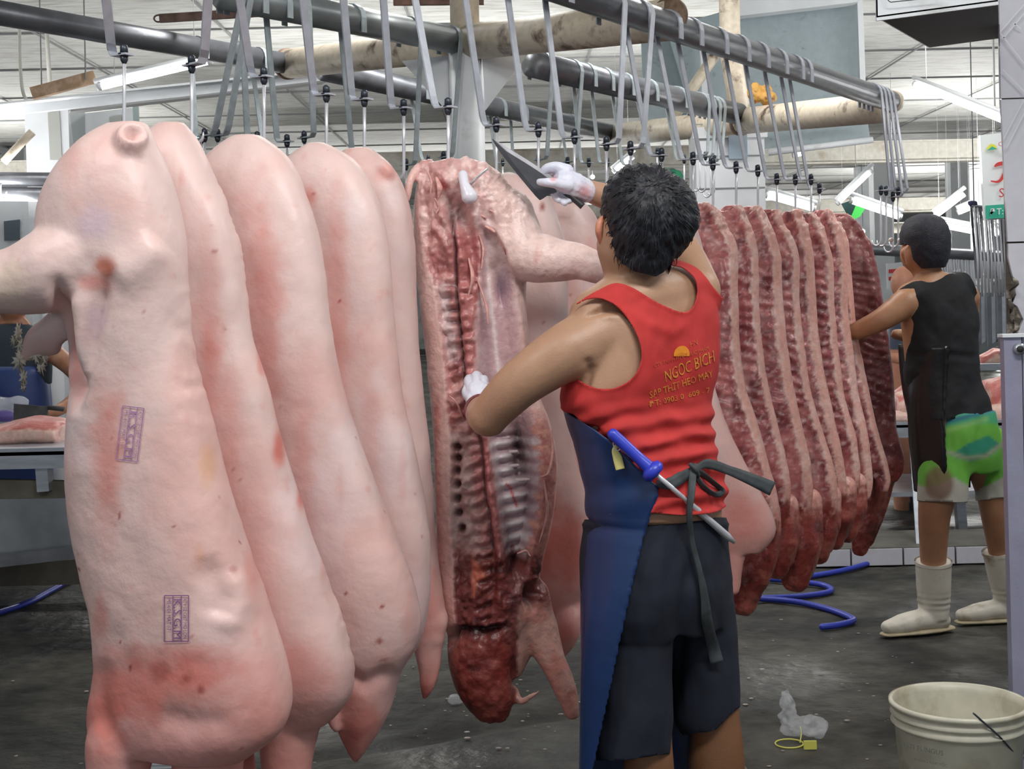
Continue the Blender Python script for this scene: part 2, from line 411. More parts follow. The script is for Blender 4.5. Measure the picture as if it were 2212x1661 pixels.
# ragged trimmings on the hind foot
g = G(); rs = random.Random(4)
for (cu, cv, ru, rv) in [(38, 720, 10, 18), (45, 745, 14, 16), (78, 768, 16, 18), (42, 778, 16, 22), (50, 815, 8, 22), (88, 790, 10, 18), (30, 735, 8, 12), (66, 752, 14, 12), (50, 836, 5, 12), (96, 772, 9, 14)]:
    k = 22; pts = []
    for i in range(k):
        a = 2 * math.pi * i / k; rr = rs.uniform(.45, .8) if i % 2 else rs.uniform(.85, 1.45)
        pts.append((cu + ru * rr * math.cos(a), cv + rv * rr * math.sin(a)))
    top = [P(a, b, Y1 + .075 + rs.uniform(-.008, .008)) for a, b in pts]; bot = [p + np.array([0, .004, 0]) for p in top]
    c0 = P(cu, cv, Y1 + .068); c1 = P(cu, cv, Y1 + .09)
    V = [c0] + top + bot + [c1]; F = []
    for i in range(k):
        j = (i + 1) % k; F += [(0, 1 + i, 1 + j), (1 + i, 1 + k + i, 1 + k + j, 1 + j), (2 * k + 1, 1 + k + j, 1 + k + i)]
    g.add(V, F)
g.obj('ragged_tendon', mat('tendon_shreds', (.82, .76, .64), rough=.5, bump=.004, bscale=120), t1)

# --- ink stamps : text laid on the skin
def text_mesh(s, size, squash=1.0):
    cu = bpy.data.curves.new('t', 'FONT'); cu.body = s; cu.size = size; cu.align_x = 'LEFT'; cu.align_y = 'CENTER'; cu.resolution_u = 2
    o = bpy.data.objects.new('t', cu); COL.objects.link(o); bpy.context.view_layer.update()
    dg = bpy.context.evaluated_depsgraph_get(); me = o.evaluated_get(dg).to_mesh()
    V = np.array([v.co[:2] for v in me.vertices]) if len(me.vertices) else np.zeros((0, 2)); F = [tuple(p.vertices) for p in me.polygons]
    o.evaluated_get(dg).to_mesh_clear(); bpy.data.objects.remove(o); bpy.data.curves.remove(cu); V[:, 0] *= squash
    return V, F
def wrap2d(name, V2, F, o_, du, dv, bvh, off, mtl, parent):
    """V2 in local pixels (x right along du, y up along dv); drop on the surface along the view axis direction from where it stands"""
    pts = []
    for x, y in V2:
        u = o_[0] + x * du[0] + y * dv[0]; v = o_[1] + x * du[1] + y * dv[1]
        d = P(u, v, 1.0) - CAM; hit = bvh.ray_cast(Vector(CAM), Vector(d).normalized())
        if hit[0] is None: pts.append(P(u, v, 1.6))
        else:
            n = hit[1]
            if n.dot(Vector(d)) > 0: n = -n
            pts.append(np.array(hit[0] + n * off))
    return mk(name, pts, F, mtl, parent, False)
def bar2(x0, y0, x1, y1, w, n=10):
    """thin bar as a strip of quads"""
    d = np.array([x1 - x0, y1 - y0], float); L = np.linalg.norm(d); d /= L; nn = np.array([-d[1], d[0]]) * w / 2
    V = []; F = []
    for i in range(n + 1):
        c = np.array([x0, y0]) + d * L * i / n; V += [c + nn, c - nn]
        if i: k = 2 * i; F.append((k - 2, k - 1, k + 1, k))
    return V, F
def stampmesh(w, h):
    V = []; F = []
    def ad(v, f):
        n = len(V); V.extend([tuple(a) for a in v]); F.extend([tuple(i + n for i in q) for q in f])
    for b in [(0, 0, w, 0), (0, h, w, h), (0, 0, 0, h), (w, 0, w, h), (0, h * .36, w, h * .36), (0, h * .7, w, h * .7)]: ad(*bar2(*b, 2.0))
    for s, y, sz, sq in [('K.S.G.M', h * .53, h * .36, 1.0), ('KTV 02 GIET MO LON', h * .85, h * .17, .9), ('MS 4 01 MAT 17', h * .18, h * .2, .9)]:
        tv, tf = text_mesh(s, sz * 1.25, sq)
        if len(tv): tv[:, 0] *= min(1.6, (w * .88) / (tv[:, 0].max() + 1e-6)) if s[0] == 'K' else (w * .7) / (tv[:, 0].max() + 1e-6); tv[:, 0] += w * .06; tv[:, 1] += y; ad(tv, tf)
    return V, F
bv1 = BVHTree.FromPolygons([Vector(p) for p in V1], [tuple(f) for f in F1.tolist()])
m_ink = mat('purple_stamp_ink', (0.23, 0.1, 0.27), rough=.6, var=.25, vscale=120)
m_inkf = mat('faded_purple_ink', (0.4, 0.2, 0.4), rough=.6, var=.25, vscale=120)
for (x, y, ang, w, h, mm) in [(312, 882, 97, 116, 46, m_inkf), (408, 1286, 90, 99, 52, m_ink)]:
    sv, sf = stampmesh(w, h); a = math.radians(ang); du = (math.cos(a), math.sin(a)); dv = (math.sin(a), -math.cos(a))
    # text runs downwards, its upper side to the right
    st = wrap2d('ink_stamp', [(p[0], p[1] - h) for p in sv], sf, (x, y), du, dv, bv1, .0022, mm, t1)
tag(st, 'darker purple stamp lower on the belly')

# --- carcasses 2 to 5
def spec(name, label, rows, Y, yaw, seed, limbs=(), patches=(), disp=None, vred=(1330, 1640), voxel=.007, group=PG, exp=2.5):
    g = G(); body(g, rows, Y, yaw, exp=exp)
    for l in limbs: limb(g, *l)
    return pig(name, label, g, seed, voxel, disp, patches=patches, vred=vred, group=group)
Y2 = 1.66; ANCH = (Y2, 2.97)
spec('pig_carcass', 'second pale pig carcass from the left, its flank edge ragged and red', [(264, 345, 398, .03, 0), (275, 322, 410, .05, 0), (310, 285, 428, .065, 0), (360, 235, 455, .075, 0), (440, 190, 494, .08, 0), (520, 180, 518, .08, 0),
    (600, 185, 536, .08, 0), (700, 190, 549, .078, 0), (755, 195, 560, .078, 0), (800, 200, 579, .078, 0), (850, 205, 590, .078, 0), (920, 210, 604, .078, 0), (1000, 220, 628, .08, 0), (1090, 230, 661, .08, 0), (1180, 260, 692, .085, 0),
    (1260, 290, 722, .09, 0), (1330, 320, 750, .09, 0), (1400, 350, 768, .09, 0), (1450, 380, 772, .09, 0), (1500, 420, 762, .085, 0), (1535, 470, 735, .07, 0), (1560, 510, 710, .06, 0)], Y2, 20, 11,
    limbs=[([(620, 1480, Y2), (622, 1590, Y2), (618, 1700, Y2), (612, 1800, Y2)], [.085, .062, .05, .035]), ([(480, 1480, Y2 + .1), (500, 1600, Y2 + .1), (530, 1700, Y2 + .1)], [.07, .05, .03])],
    patches=[(600, 960, 16, 50, RED, .9), (648, 1060, 12, 50, RED, .95), (566, 780, 14, 30, RED, .6), (460, 750, 30, 60, RED, .5), (700, 1230, 10, 30, RED, .3), (525, 1070, 4, 4, DRED, 1), (462, 545, 8, 6, DRED, .6), (640, 1450, 90, 70, RED, .35), (535, 1610, 20, 50, DRED, .6), (450, 720, 30, 280, RED, .3), (500, 1000, 26, 200, RED, .25), (392, 390, 8, 30, RED, .35)],  # tall red strips put the pink of the shaded left side into the skin
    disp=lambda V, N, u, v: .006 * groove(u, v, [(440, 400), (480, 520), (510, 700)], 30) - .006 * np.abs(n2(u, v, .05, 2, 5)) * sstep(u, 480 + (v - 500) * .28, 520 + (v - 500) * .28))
Y3 = 1.765; ANCH = (Y3, 3.13)
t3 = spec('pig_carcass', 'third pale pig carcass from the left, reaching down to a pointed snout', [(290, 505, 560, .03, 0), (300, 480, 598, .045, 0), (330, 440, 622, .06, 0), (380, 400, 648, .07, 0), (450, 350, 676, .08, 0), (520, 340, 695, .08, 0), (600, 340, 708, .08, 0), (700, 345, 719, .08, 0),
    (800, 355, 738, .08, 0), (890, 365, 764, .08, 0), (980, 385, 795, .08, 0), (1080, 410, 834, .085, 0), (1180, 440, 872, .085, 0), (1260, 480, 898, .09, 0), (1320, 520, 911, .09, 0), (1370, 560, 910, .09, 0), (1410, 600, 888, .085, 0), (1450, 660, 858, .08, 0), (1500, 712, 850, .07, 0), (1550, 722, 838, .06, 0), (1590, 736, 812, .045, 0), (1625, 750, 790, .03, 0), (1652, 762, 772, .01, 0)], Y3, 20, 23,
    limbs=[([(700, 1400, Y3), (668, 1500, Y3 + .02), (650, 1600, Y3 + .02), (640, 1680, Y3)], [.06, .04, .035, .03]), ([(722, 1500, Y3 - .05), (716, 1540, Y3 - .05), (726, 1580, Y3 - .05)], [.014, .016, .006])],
    patches=[(675, 420, 16, 30, RED, .55), (735, 1050, 10, 60, RED, .2), (775, 1560, 60, 90, RED, .65), (880, 1340, 20, 60, RED, .3), (757, 1265, 3, 3, DRED, 1), (825, 1310, 6, 6, DRED, .9), (820, 1385, 8, 8, DRED, .8), (747, 1282, 5, 3, DRED, .8), (540, 600, 50, 260, RED, .25), (760, 1600, 30, 60, DRED, .35), (580, 700, 40, 300, RED, .45), (655, 1020, 30, 220, RED, .3)],  # tall left strips: pink of the shaded gap painted on
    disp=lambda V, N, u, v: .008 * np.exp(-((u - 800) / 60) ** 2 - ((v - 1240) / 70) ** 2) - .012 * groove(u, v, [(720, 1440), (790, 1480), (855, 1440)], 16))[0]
Y4 = 1.87; ANCH = (Y4, 3.29)
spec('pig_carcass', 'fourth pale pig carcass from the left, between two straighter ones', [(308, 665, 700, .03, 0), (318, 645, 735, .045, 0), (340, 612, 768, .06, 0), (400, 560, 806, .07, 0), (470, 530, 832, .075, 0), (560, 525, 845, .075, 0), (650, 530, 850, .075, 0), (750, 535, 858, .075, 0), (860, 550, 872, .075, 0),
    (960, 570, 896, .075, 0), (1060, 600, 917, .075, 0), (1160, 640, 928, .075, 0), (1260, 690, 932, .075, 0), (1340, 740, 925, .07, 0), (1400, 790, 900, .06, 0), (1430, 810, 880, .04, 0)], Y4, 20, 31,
    patches=[(668, 425, 22, 26, RED, .65), (752, 620, 3, 3, DRED, 1), (733, 650, 5, 3, DRED, 1), (728, 640, 30, 300, RED, .4), (800, 950, 26, 200, RED, .25), (870, 1000, 10, 100, RED, .2)])  # tall strips towards the left paint in the shaded pink
Y5 = 1.95; ANCH = (Y5, 3.42)
spec('pig_carcass', 'fifth pale pig carcass from the left, slim, beside the opened one, trotter hanging below', [(322, 742, 800, .03, 0), (340, 725, 832, .05, 0), (380, 715, 862, .06, 0), (440, 712, 883, .065, 0), (520, 712, 894, .065, 0), (620, 715, 899, .065, 0), (740, 720, 906, .065, 0), (860, 730, 917, .065, 0),
    (960, 745, 930, .065, 0), (1060, 770, 936, .065, 0), (1160, 800, 940, .065, 0), (1260, 840, 950, .065, 0), (1320, 870, 962, .06, 0), (1380, 890, 962, .05, 0)], Y5, 15, 37,
    limbs=[([(925, 1340, Y5), (925, 1400, Y5), (926, 1450, Y5), (922, 1480, Y5), (918, 1506, Y5)], [.05, .033, .024, .019, .008]), ([(775, 360, Y5), (815, 358, Y5 - .04), (838, 372, Y5 - .05), (846, 392, Y5 - .04)], [.03, .018, .015, .008]), ([(820, 385, Y5 - .03), (850, 400, Y5 - .04), (856, 385, Y5 - .04)], [.02, .015, .006])],
    patches=[(835, 375, 30, 25, RED, .5), (918, 1490, 16, 30, DRED, .6), (930, 1300, 30, 90, RED, .5)], vred=(1200, 1500))
Y7 = 2.2; ANCH = (Y7, 3.9)
spec('pig_carcass', 'pale pig carcass hanging directly behind the opened one, trotter red', [(372, 1085, 1110, .03, 0), (390, 1060, 1150, .05, 0), (420, 1030, 1185, .06, 0), (480, 1000, 1212, .07, 0), (560, 990, 1232, .07, 0), (680, 1000, 1225, .07, 0), (800, 1010, 1228, .07, 0), (900, 1010, 1232, .07, 0),
    (1000, 1010, 1240, .07, 0), (1060, 1010, 1262, .07, 0), (1130, 1020, 1278, .07, 0), (1200, 1050, 1285, .07, 0), (1260, 1100, 1275, .07, 0), (1300, 1140, 1250, .06, 0), (1325, 1165, 1225, .04, 0)], Y7, 15, 41,
    limbs=[([(1230, 1260, Y7), (1232, 1310, Y7), (1228, 1350, Y7 - .05), (1218, 1388, Y7 - .05), (1208, 1416, Y7 - .05)], [.055, .042, .038, .03, .014])],
    patches=[(1210, 1180, 80, 110, RED, .85), (1172, 448, 7, 12, DRED, .9), (1215, 1370, 30, 40, RED, .6), (1200, 560, 60, 60, PINK, .6)], vred=(1050, 1350), voxel=.008)
Y8 = 2.3; ANCH = (Y8, 4.15)
spec('pig_carcass', 'pale pig carcass mostly hidden behind the man in the red shirt', [(415, 1200, 1230, .03, 0), (430, 1180, 1262, .05, 0), (470, 1160, 1290, .06, 0), (540, 1150, 1308, .065, 0), (640, 1150, 1320, .065, 0), (760, 1155, 1335, .065, 0), (900, 1160, 1350, .065, 0), (1050, 1170, 1370, .065, 0), (1200, 1200, 1390, .065, 0), (1280, 1240, 1380, .05, 0)], Y8, 15, 43,
    patches=[(1290, 560, 30, 60, RED, .4)], vred=(1000, 1300), voxel=.009)
Y9 = 2.5; ANCH = (Y9, 4.5)
spec('pig_carcass', 'pale pig carcass showing between the man in red and the red half carcasses', [(445, 1440, 1475, .03, 0), (470, 1420, 1498, .05, 0), (540, 1400, 1520, .06, 0), (700, 1395, 1530, .06, 0), (830, 1400, 1542, .06, 0), (900, 1405, 1562, .06, 0), (960, 1415, 1586, .06, 0), (1010, 1430, 1612, .06, 0), (1060, 1445, 1640, .06, 0), (1110, 1470, 1668, .06, 0), (1150, 1495, 1676, .06, 0), (1175, 1520, 1660, .05, 0), (1195, 1540, 1640, .035, 0)], Y9, 12, 47,
    limbs=[([(1590, 1130, Y9), (1585, 1200, Y9), (1582, 1270, Y9)], [.05, .038, .025])], patches=[(1600, 1110, 60, 50, RED, .6)], vred=(1000, 1250), voxel=.008)
# ------------------------------------------------------------------ opened carcass being cut
Y6 = 2.06; ANCH = (Y6, 3.5)
def ip(v, pts): a = np.array(pts, float); return np.interp(v, a[:, 0], a[:, 1])
FATL = [(340, 905), (480, 903), (560, 914), (620, 935), (755, 953), (926, 968), (950, 973), (1100, 969), (1200, 974), (1300, 978), (1370, 985)]
GAP = [(340, 960), (440, 968), (536, 984), (619, 984), (717, 993), (825, 1002), (897, 1006), (951, 1038), (1078, 1047), (1105, 1055), (1197, 1066), (1271, 1068), (1400, 1060)]
SPR = [(340, 985), (440, 1010), (500, 1030), (560, 1034), (619, 1030), (700, 1022), (800, 1022), (900, 1030), (950, 1048), (1078, 1068), (1180, 1083), (1271, 1095), (1400, 1090)]
FLK = [(340, 1035), (440, 1070), (520, 1092), (600, 1112), (680, 1128), (760, 1136), (860, 1150), (950, 1172), (1030, 1180), (1100, 1174), (1200, 1152), (1290, 1138), (1400, 1120)]
def d6(V, N, u, v):
    fr = sstep(-N[:, 1], .0, .5)      # faces towards the aisle
    gl, gp, sr, fk = ip(v, FATL), ip(v, GAP), ip(v, SPR), ip(v, FLK)
    d = np.zeros(len(V)); low = sstep(v, 880, 960)
    inn = sstep(u, sr - 4, sr + 22) * (1 - sstep(u, fk - 26, fk)) * sstep(v, 430, 540) * (1 - sstep(v, 1220, 1290))
    d -= inn * (.035 + .015 * low)
    d -= .022 * np.exp(-((u - gp) / 6) ** 2) * sstep(v, 380, 480) * (1 - sstep(v, 1270, 1330))
    # cut face left of the spine, slightly sunk beside the fat rim
    cut = sstep(u, gl, gl + 10) * (1 - sstep(u, gp - 10, gp)) * sstep(v, 380, 470) * (1 - sstep(v, 1340, 1370))
    d -= .014 * cut
    # vertebrae bumps along both sides of the gap
    per = 27.0
    wob = 10 * n2(u, v, .014, 2, 66)
    d += .007 * cut * (1 + .8 * n2(u, v, .03, 2, 67)) * np.cos(2 * math.pi * (v + wob + (u - gp) * .35) / per) * sstep(u, gp - 50, gp - 20) * sstep(v, 560, 640)
    d += .005 * (1 + n2(u, v, .03, 2, 68)) * np.cos(2 * math.pi * (v + wob) / per) * np.exp(-((u - (gp + sr) / 2) / 14) ** 2) * sstep(v, 560, 640) * (1 - low)
    # sockets of the ribs
    for (a, b) in [(984, 967), (985, 991), (984, 1018), (984, 1047), (984, 1078), (986, 1109), (993, 1142)]:
        d -= .02 * np.exp(-(((u - a) ** 2 + (v - b) ** 2) / 75.0) ** 1.5)
    for k in range(7):
        a = 975 + 4 * k * .8; b = 618 + 27 * k
        d -= .012 * np.exp(-(((u - a) / 11) ** 2 + ((v - b) / 7) ** 2))
    # ribs seen from inside
    rb = sstep(u, sr, sr + 15) * (1 - sstep(u, fk - 34, fk - 10)) * sstep(v, 925, 950) * (1 - sstep(v, 1180, 1215))
    d += .009 * rb * np.cos(2 * math.pi * (v + (u - 1100) * .12) / 30.0)
    d -= .05 * np.exp(-((u - 1128) / 20) ** 2 - ((v - 985) / 60) ** 2)
    d -= .05 * np.exp(-((u - 1144) / 11) ** 2 - ((v - 1288) / 22) ** 2) + .03 * np.exp(-((u - 1116) / 9) ** 2 - ((v - 1220) / 10) ** 2)
    d -= .028 * groove(u, v, [(955, 1400), (985, 1366), (1050, 1368), (1110, 1350)], 11)
    # pelvis hollows and torn flesh
    d -= .03 * groove(u, v, [(950, 415), (985, 450), (1008, 500), (1022, 560), (1018, 640)], 17)
    d -= .012 * groove(u, v, [(1055, 560), (1085, 610), (1105, 660)], 16)
    for pts in ([(1015, 440), (1040, 480), (1070, 500), (1092, 540)], [(930, 370), (955, 380), (975, 400)], [(935, 440), (962, 480), (995, 540), (1010, 590)], [(925, 480), (960, 520), (975, 560)]):
        d += .014 * groove(u, v, pts, 10)
    mt = np.clip(cut + sstep(u, gp, gp + 6) * (1 - sstep(u, sr, sr + 12)) + sstep(v, 1190, 1230) * sstep(u, gl, gl + 10) + (1 - sstep(v, 420, 520)) * sstep(u, gl, gl + 8), 0, 1)
    mt = mt * (1 - .55 * sstep(v, 1370, 1400))
    mt = mt * (1 - sstep(u, 1104, 1116) * sstep(v, 1290, 1310))
    d += mt * (.011 * n2(u, v, .045, 3, 61) + .008 * np.abs(n2(u, v, .09, 2, 62)))
    d += .002 * n2(u, v, .03, 3, 63) * sstep(u, fk - 20, fk) * sstep(v, 380, 600)
    return d * fr
def c6(V, N, u, v):
    C = skin_col(V, N, u, v, 51, (), (1000, 1500)); fr = sstep(-N[:, 1], .05, .3)
    gl, gp, sr, fk = ip(v, FATL), ip(v, GAP), ip(v, SPR), ip(v, FLK)
    nz = n2(u, v, .03, 4, 71); nf = n2(u, v, .09, 3, 72)
    leg = sstep(u, 1105, 1125) * (1 - sstep(v, 600, 625))
    body_ = sstep(u + nf * 4, gl, gl + 5) * fr * (1 - leg)
    mixc(C, FAT, fr * (1 - leg) * .35)
    mixc(C, RED, sstep(v, 820, 900) * fr * np.exp(-((u - 945) / 8) ** 2) * .6)
    cut = body_ * (1 - sstep(u, gp - 2, gp + 2))
    mixc(C, srgb(176, 98, 96), cut * .8)
    mixc(C, srgb(224, 178, 172), cut * sstep(nz, -.05, .3) * .6)
    mixc(C, DMEAT, cut * sstep(-nz, .1, .45) * .5 * sstep(u, gl + 16, gl + 34))
    top = (1 - sstep(v, 470, 560))
    mixc(C, srgb(206, 156, 152), body_ * top * .8 * sstep(nz + nf, -.7, .0)); mixc(C, srgb(236, 206, 200), body_ * top * sstep(n2(u * 2, v * .7, .05, 3, 91), .1, .4) * .7)
    mixc(C, srgb(150, 112, 112), fr * np.exp(-((u - 990) / 26) ** 2 - ((v - 450) / 50) ** 2) * .8)
    mixc(C, srgb(170, 60, 55), body_ * np.exp(-((u - 955) / 22) ** 2 - ((v - 402) / 8) ** 2) * .9)
    # pale vertebral bodies beside the fat
    mixc(C, srgb(226, 208, 208), cut * np.exp(-((u - gl - 18) / 12) ** 2) * sstep(v, 590, 640) * (1 - sstep(v, 760, 800)) * .85)
    mixc(C, srgb(90, 50, 64), cut * np.exp(-((np.mod(v - 618 + 13.5, 27) - 13.5) / 5.5) ** 2 - ((u - (gp - 14)) / 13) ** 2) * sstep(v, 590, 620) * (1 - sstep(v, 800, 830)) * .7)
    low = sstep(v, 925, 945) * (1 - sstep(v, 1160, 1200))
    mixc(C, srgb(214, 186, 180), cut * low * (1 - sstep(u, gp - 40, gp - 14)) * .9)
    mixc(C, srgb(150, 96, 92), cut * low * sstep(nz, 0, .3) * .6)
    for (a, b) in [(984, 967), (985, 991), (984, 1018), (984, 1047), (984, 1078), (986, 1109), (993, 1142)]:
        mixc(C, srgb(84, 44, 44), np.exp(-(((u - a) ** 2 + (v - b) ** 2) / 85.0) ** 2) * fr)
    # flesh right of the gap
    st = sstep(u, gp - 2, gp + 2) * (1 - sstep(u + nf * 8, sr, sr + 8)) * fr * sstep(v, 470, 520)
    mixc(C, srgb(168, 86, 86), st * .85); mixc(C, srgb(206, 140, 140), st * sstep(nf, .1, .5) * .6)
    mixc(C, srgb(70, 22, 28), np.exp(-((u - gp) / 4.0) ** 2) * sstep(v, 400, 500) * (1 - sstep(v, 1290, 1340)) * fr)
    # inner wall
    inn = sstep(u + nf * 5, sr + 2, sr + 12) * (1 - sstep(u, fk - 12, fk)) * fr * sstep(v, 420, 520)
    mixc(C, srgb(196, 160, 164), inn * .9); mixc(C, srgb(226, 204, 204), inn * sstep(nz, 0, .4) * .6)
    mixc(C, srgb(232, 220, 218), inn * np.exp(-(segd(u, v, [(1052, 560), (1066, 680), (1078, 800), (1090, 880)])[0] / 5) ** 2) * .8); mixc(C, srgb(150, 116, 124), inn * np.exp(-((u - 1050) / 14) ** 2) * sstep(v, 640, 700) * (1 - sstep(v, 860, 900)) * .6); mixc(C, srgb(104, 78, 108), fr * np.exp(-((u - 1092 - (v - 600) * .15) / 17) ** 2 - ((v - 600) / 52) ** 2) * .95)
    rb = inn * sstep(v, 925, 950) * (1 - sstep(v, 1190, 1215))
    mixc(C, srgb(226, 218, 220), rb * .75 * sstep(np.cos(2 * math.pi * (v + (u - 1100) * .12) / 30.0), -.6, .5)); mixc(C, srgb(150, 134, 150), rb * sstep(-np.cos(2 * math.pi * (v + (u - 1100) * .12) / 30.0), .3, 1) * .5)
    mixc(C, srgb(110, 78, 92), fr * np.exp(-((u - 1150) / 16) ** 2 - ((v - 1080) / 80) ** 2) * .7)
    mixc(C, srgb(90, 60, 66), fr * np.exp(-((u - 1128) / 24) ** 2 - ((v - 985) / 60) ** 2) * .8)  # shade of the deep chest hollow painted into the colour
    mixc(C, srgb(190, 30, 30), np.exp(-(segd(u, v, [(1092, 1050), (1103, 1062), (1110, 1080), (1120, 1100)])[0] / 3.2) ** 2) * fr * .95)
    # flank rim, torn and red
    rim = sstep(u + nf * 10, fk - 12, fk - 4) * fr * sstep(v, 860, 940) * (1 - leg)
    mixc(C, srgb(176, 86, 76), rim * .75); mixc(C, srgb(226, 170, 150), rim * sstep(nf, 0, .4) * .7)
    # ham membrane streaks
    ham = fr * sstep(u, 1040, 1070) * (1 - sstep(v, 560, 640))
    mixc(C, srgb(232, 204, 196), ham * .6); mixc(C, srgb(214, 146, 136), ham * sstep(n2(u * 2.2, v * .6, .03, 3, 81), .3, .6) * .4)
    # neck and head
    nk = body_ * sstep(v + nf * 20, 1180, 1215)
    mixc(C, srgb(118, 52, 50), nk * .92); mixc(C, srgb(60, 20, 22), nk * sstep(-nz, 0, .35) * .7); mixc(C, srgb(160, 84, 74), nk * sstep(nf, .15, .5) * .6)
    mixc(C, srgb(214, 120, 96), body_ * sstep(polysd(u, v, [(1018, 1205), (1050, 1248), (1030, 1262), (1022, 1292), (1016, 1250)]), -4, 3))
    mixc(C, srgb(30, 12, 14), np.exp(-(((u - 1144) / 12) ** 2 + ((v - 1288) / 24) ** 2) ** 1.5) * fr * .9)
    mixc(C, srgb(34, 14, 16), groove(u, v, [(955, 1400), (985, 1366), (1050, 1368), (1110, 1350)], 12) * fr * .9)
    hd = sstep(v, 1375, 1395) * (1 - sstep(u, 1104, 1116)) * sstep(u, 955, 962)
    mixc(C, srgb(124, 48, 42), hd * .9); mixc(C, srgb(160, 84, 74), hd * sstep(nz, .1, .4) * .6); mixc(C, srgb(60, 20, 20), hd * sstep(-nz, .15, .4) * .7)
    fl = sstep(u - 1112 + nf * 6, 0, 12) * sstep(v, 1290, 1330); mixc(C, srgb(206, 156, 144), fl * .95); mixc(C, RED, fl * sstep(nz, 0, .3) * .4)
    return C
g = G()
body(g, [(344, 955, 1025, .03, 0), (352, 925, 1052, .05, 0), (368, 905, 1080, .065, 0), (400, 898, 1104, .08, 0), (440, 894, 1124, .088, 0), (480, 892, 1140, .09, 0), (560, 896, 1140, .09, 0), (640, 905, 1136, .09, 0), (700, 913, 1142, .09, 0), (780, 923, 1150, .09, 0), (860, 930, 1166, .09, 0),
         (910, 936, 1188, .09, 0), (960, 940, 1200, .09, 0), (1010, 940, 1206, .09, 0), (1080, 940, 1200, .09, 0), (1160, 942, 1186, .09, 0), (1240, 946, 1166, .09, 0), (1300, 951, 1158, .085, 0), (1345, 958, 1140, .08, 0), (1370, 966, 1122, .07, 0), (1400, 964, 1110, .075, 0), (1440, 968, 1106, .075, 0), (1480, 982, 1108, .07, 0), (1515, 1000, 1110, .055, 0), (1540, 1022, 1104, .04, 0), (1556, 1042, 1092, .025, 0)], Y6, 4, seg=96, exp=2.8, n=180, sm=3)
limb(g, [(1085, 470, Y6 - .02), (1130, 545, Y6 - .05), (1190, 560, Y6 - .08), (1250, 565, Y6 - .11), (1300, 582, Y6 - .13), (1345, 600, Y6 - .13)], [.08, .068, .055, .043, .036, .03])
limb(g, [(1140, 1290, Y6), (1165, 1360, Y6), (1195, 1430, Y6 - .02), (1222, 1490, Y6 - .02), (1236, 1540, Y6 - .02)], [.055, .05, .034, .03, .018])
limb(g, [(1125, 1330, Y6), (1118, 1400, Y6), (1112, 1450, Y6)], [.05, .04, .02])
limb(g, [(925, 362, Y6), (900, 366, Y6 - .03), (886, 392, Y6 - .05), (880, 430, Y6 - .05)], [.02, .013, .012, .008], seg=14)
limb(g, [(1108, 1495, Y6), (1125, 1515, Y6 - .02), (1150, 1502, Y6 - .03), (1164, 1494, Y6 - .03)], [.018, .01, .006, .003], seg=10)
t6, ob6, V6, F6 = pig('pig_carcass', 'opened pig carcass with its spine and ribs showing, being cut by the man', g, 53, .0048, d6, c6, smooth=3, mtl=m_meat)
def lump(name, pts, rad, mtl, par, flat=1.0, seg=14, n=16):
    g = G(); g.tube(curve3([P(*q) for q in pts], n), rad, seg, flat=flat, dome=True); return g.obj(name, mtl, par)
m_knuckle = mat('white_cartilage', (.78, .76, .84), rough=.25, var=.06)
lump('hip_knuckle', [(1000, 378, 1.97), (1004, 400, 1.945), (1014, 424, 1.94)], [.012, .012, .02], m_knuckle, t6)
m_rib = mat('rib_bone', (.62, .5, .52), rough=.3, var=.12, vscale=50)
for k in range(8):
    v0 = 948 + 30 * k; a = ip(v0, SPR) + 4; b = ip(v0, FLK) - 34
    if k == 0: b -= 40
    if k in (1, 2): b -= 26
    r = lump('rib', [(a, v0 + 4, Y6 - .034), ((a + b) / 2, v0, Y6 - .024), (b, v0 - 3, Y6 - .034)], [.006, .0085, .006], m_rib, t6, flat=.7, seg=10)
m_vert = mat('cut_vertebra', (.5, .2, .2), rough=.32, var=.3, vscale=60, bump=.003, bscale=120, col2=(.7, .45, .42), m2=(.55, .65), scale2=60)
for k in range(13):
    v0 = 600 + 26 * k; u0 = ip(v0, GAP) + 17
    lump('vertebra', [(u0 - 7, v0 - 3, Y6 - .062), (u0, v0, Y6 - .07), (u0 + 7, v0 + 2, Y6 - .062)], [.008, .0115, .008], m_vert, t6, flat=.9, seg=10, n=8)
m_tissue = mat('torn_tissue', (.72, .38, .34), rough=.35, var=.25, vscale=60, bump=.003, bscale=110)
rs = random.Random(8)
for pts in ([(1018, 445), (1035, 462), (1050, 470)], [(1052, 490), (1068, 500), (1090, 512)], [(1072, 498), (1088, 530), (1092, 548)], [(1062, 455), (1080, 466), (1088, 476)], [(925, 372), (932, 395), (928, 420)], [(945, 385), (950, 405), (946, 425)], [(938, 430), (948, 448), (944, 460)],
            [(1035, 510), (1042, 540), (1040, 580)], [(1190, 930), (1196, 975), (1185, 1020), (1170, 1030)], [(1176, 1040), (1182, 1110), (1164, 1170)], [(1120, 1195), (1135, 1190), (1146, 1200)], [(1015, 560), (1022, 600), (1012, 640)], [(1030, 600), (1050, 660), (1056, 700)], [(970, 855), (985, 870), (998, 900)]):
    q = [(a + rs.uniform(-2, 2), b, Y6 - .085 + rs.uniform(-.006, .006)) for a, b in pts]
    w = rs.uniform(.005, .01); lump('tissue_flap', q, [w * .5, w, w * .4], m_tissue, t6, flat=.6, seg=9, n=10)

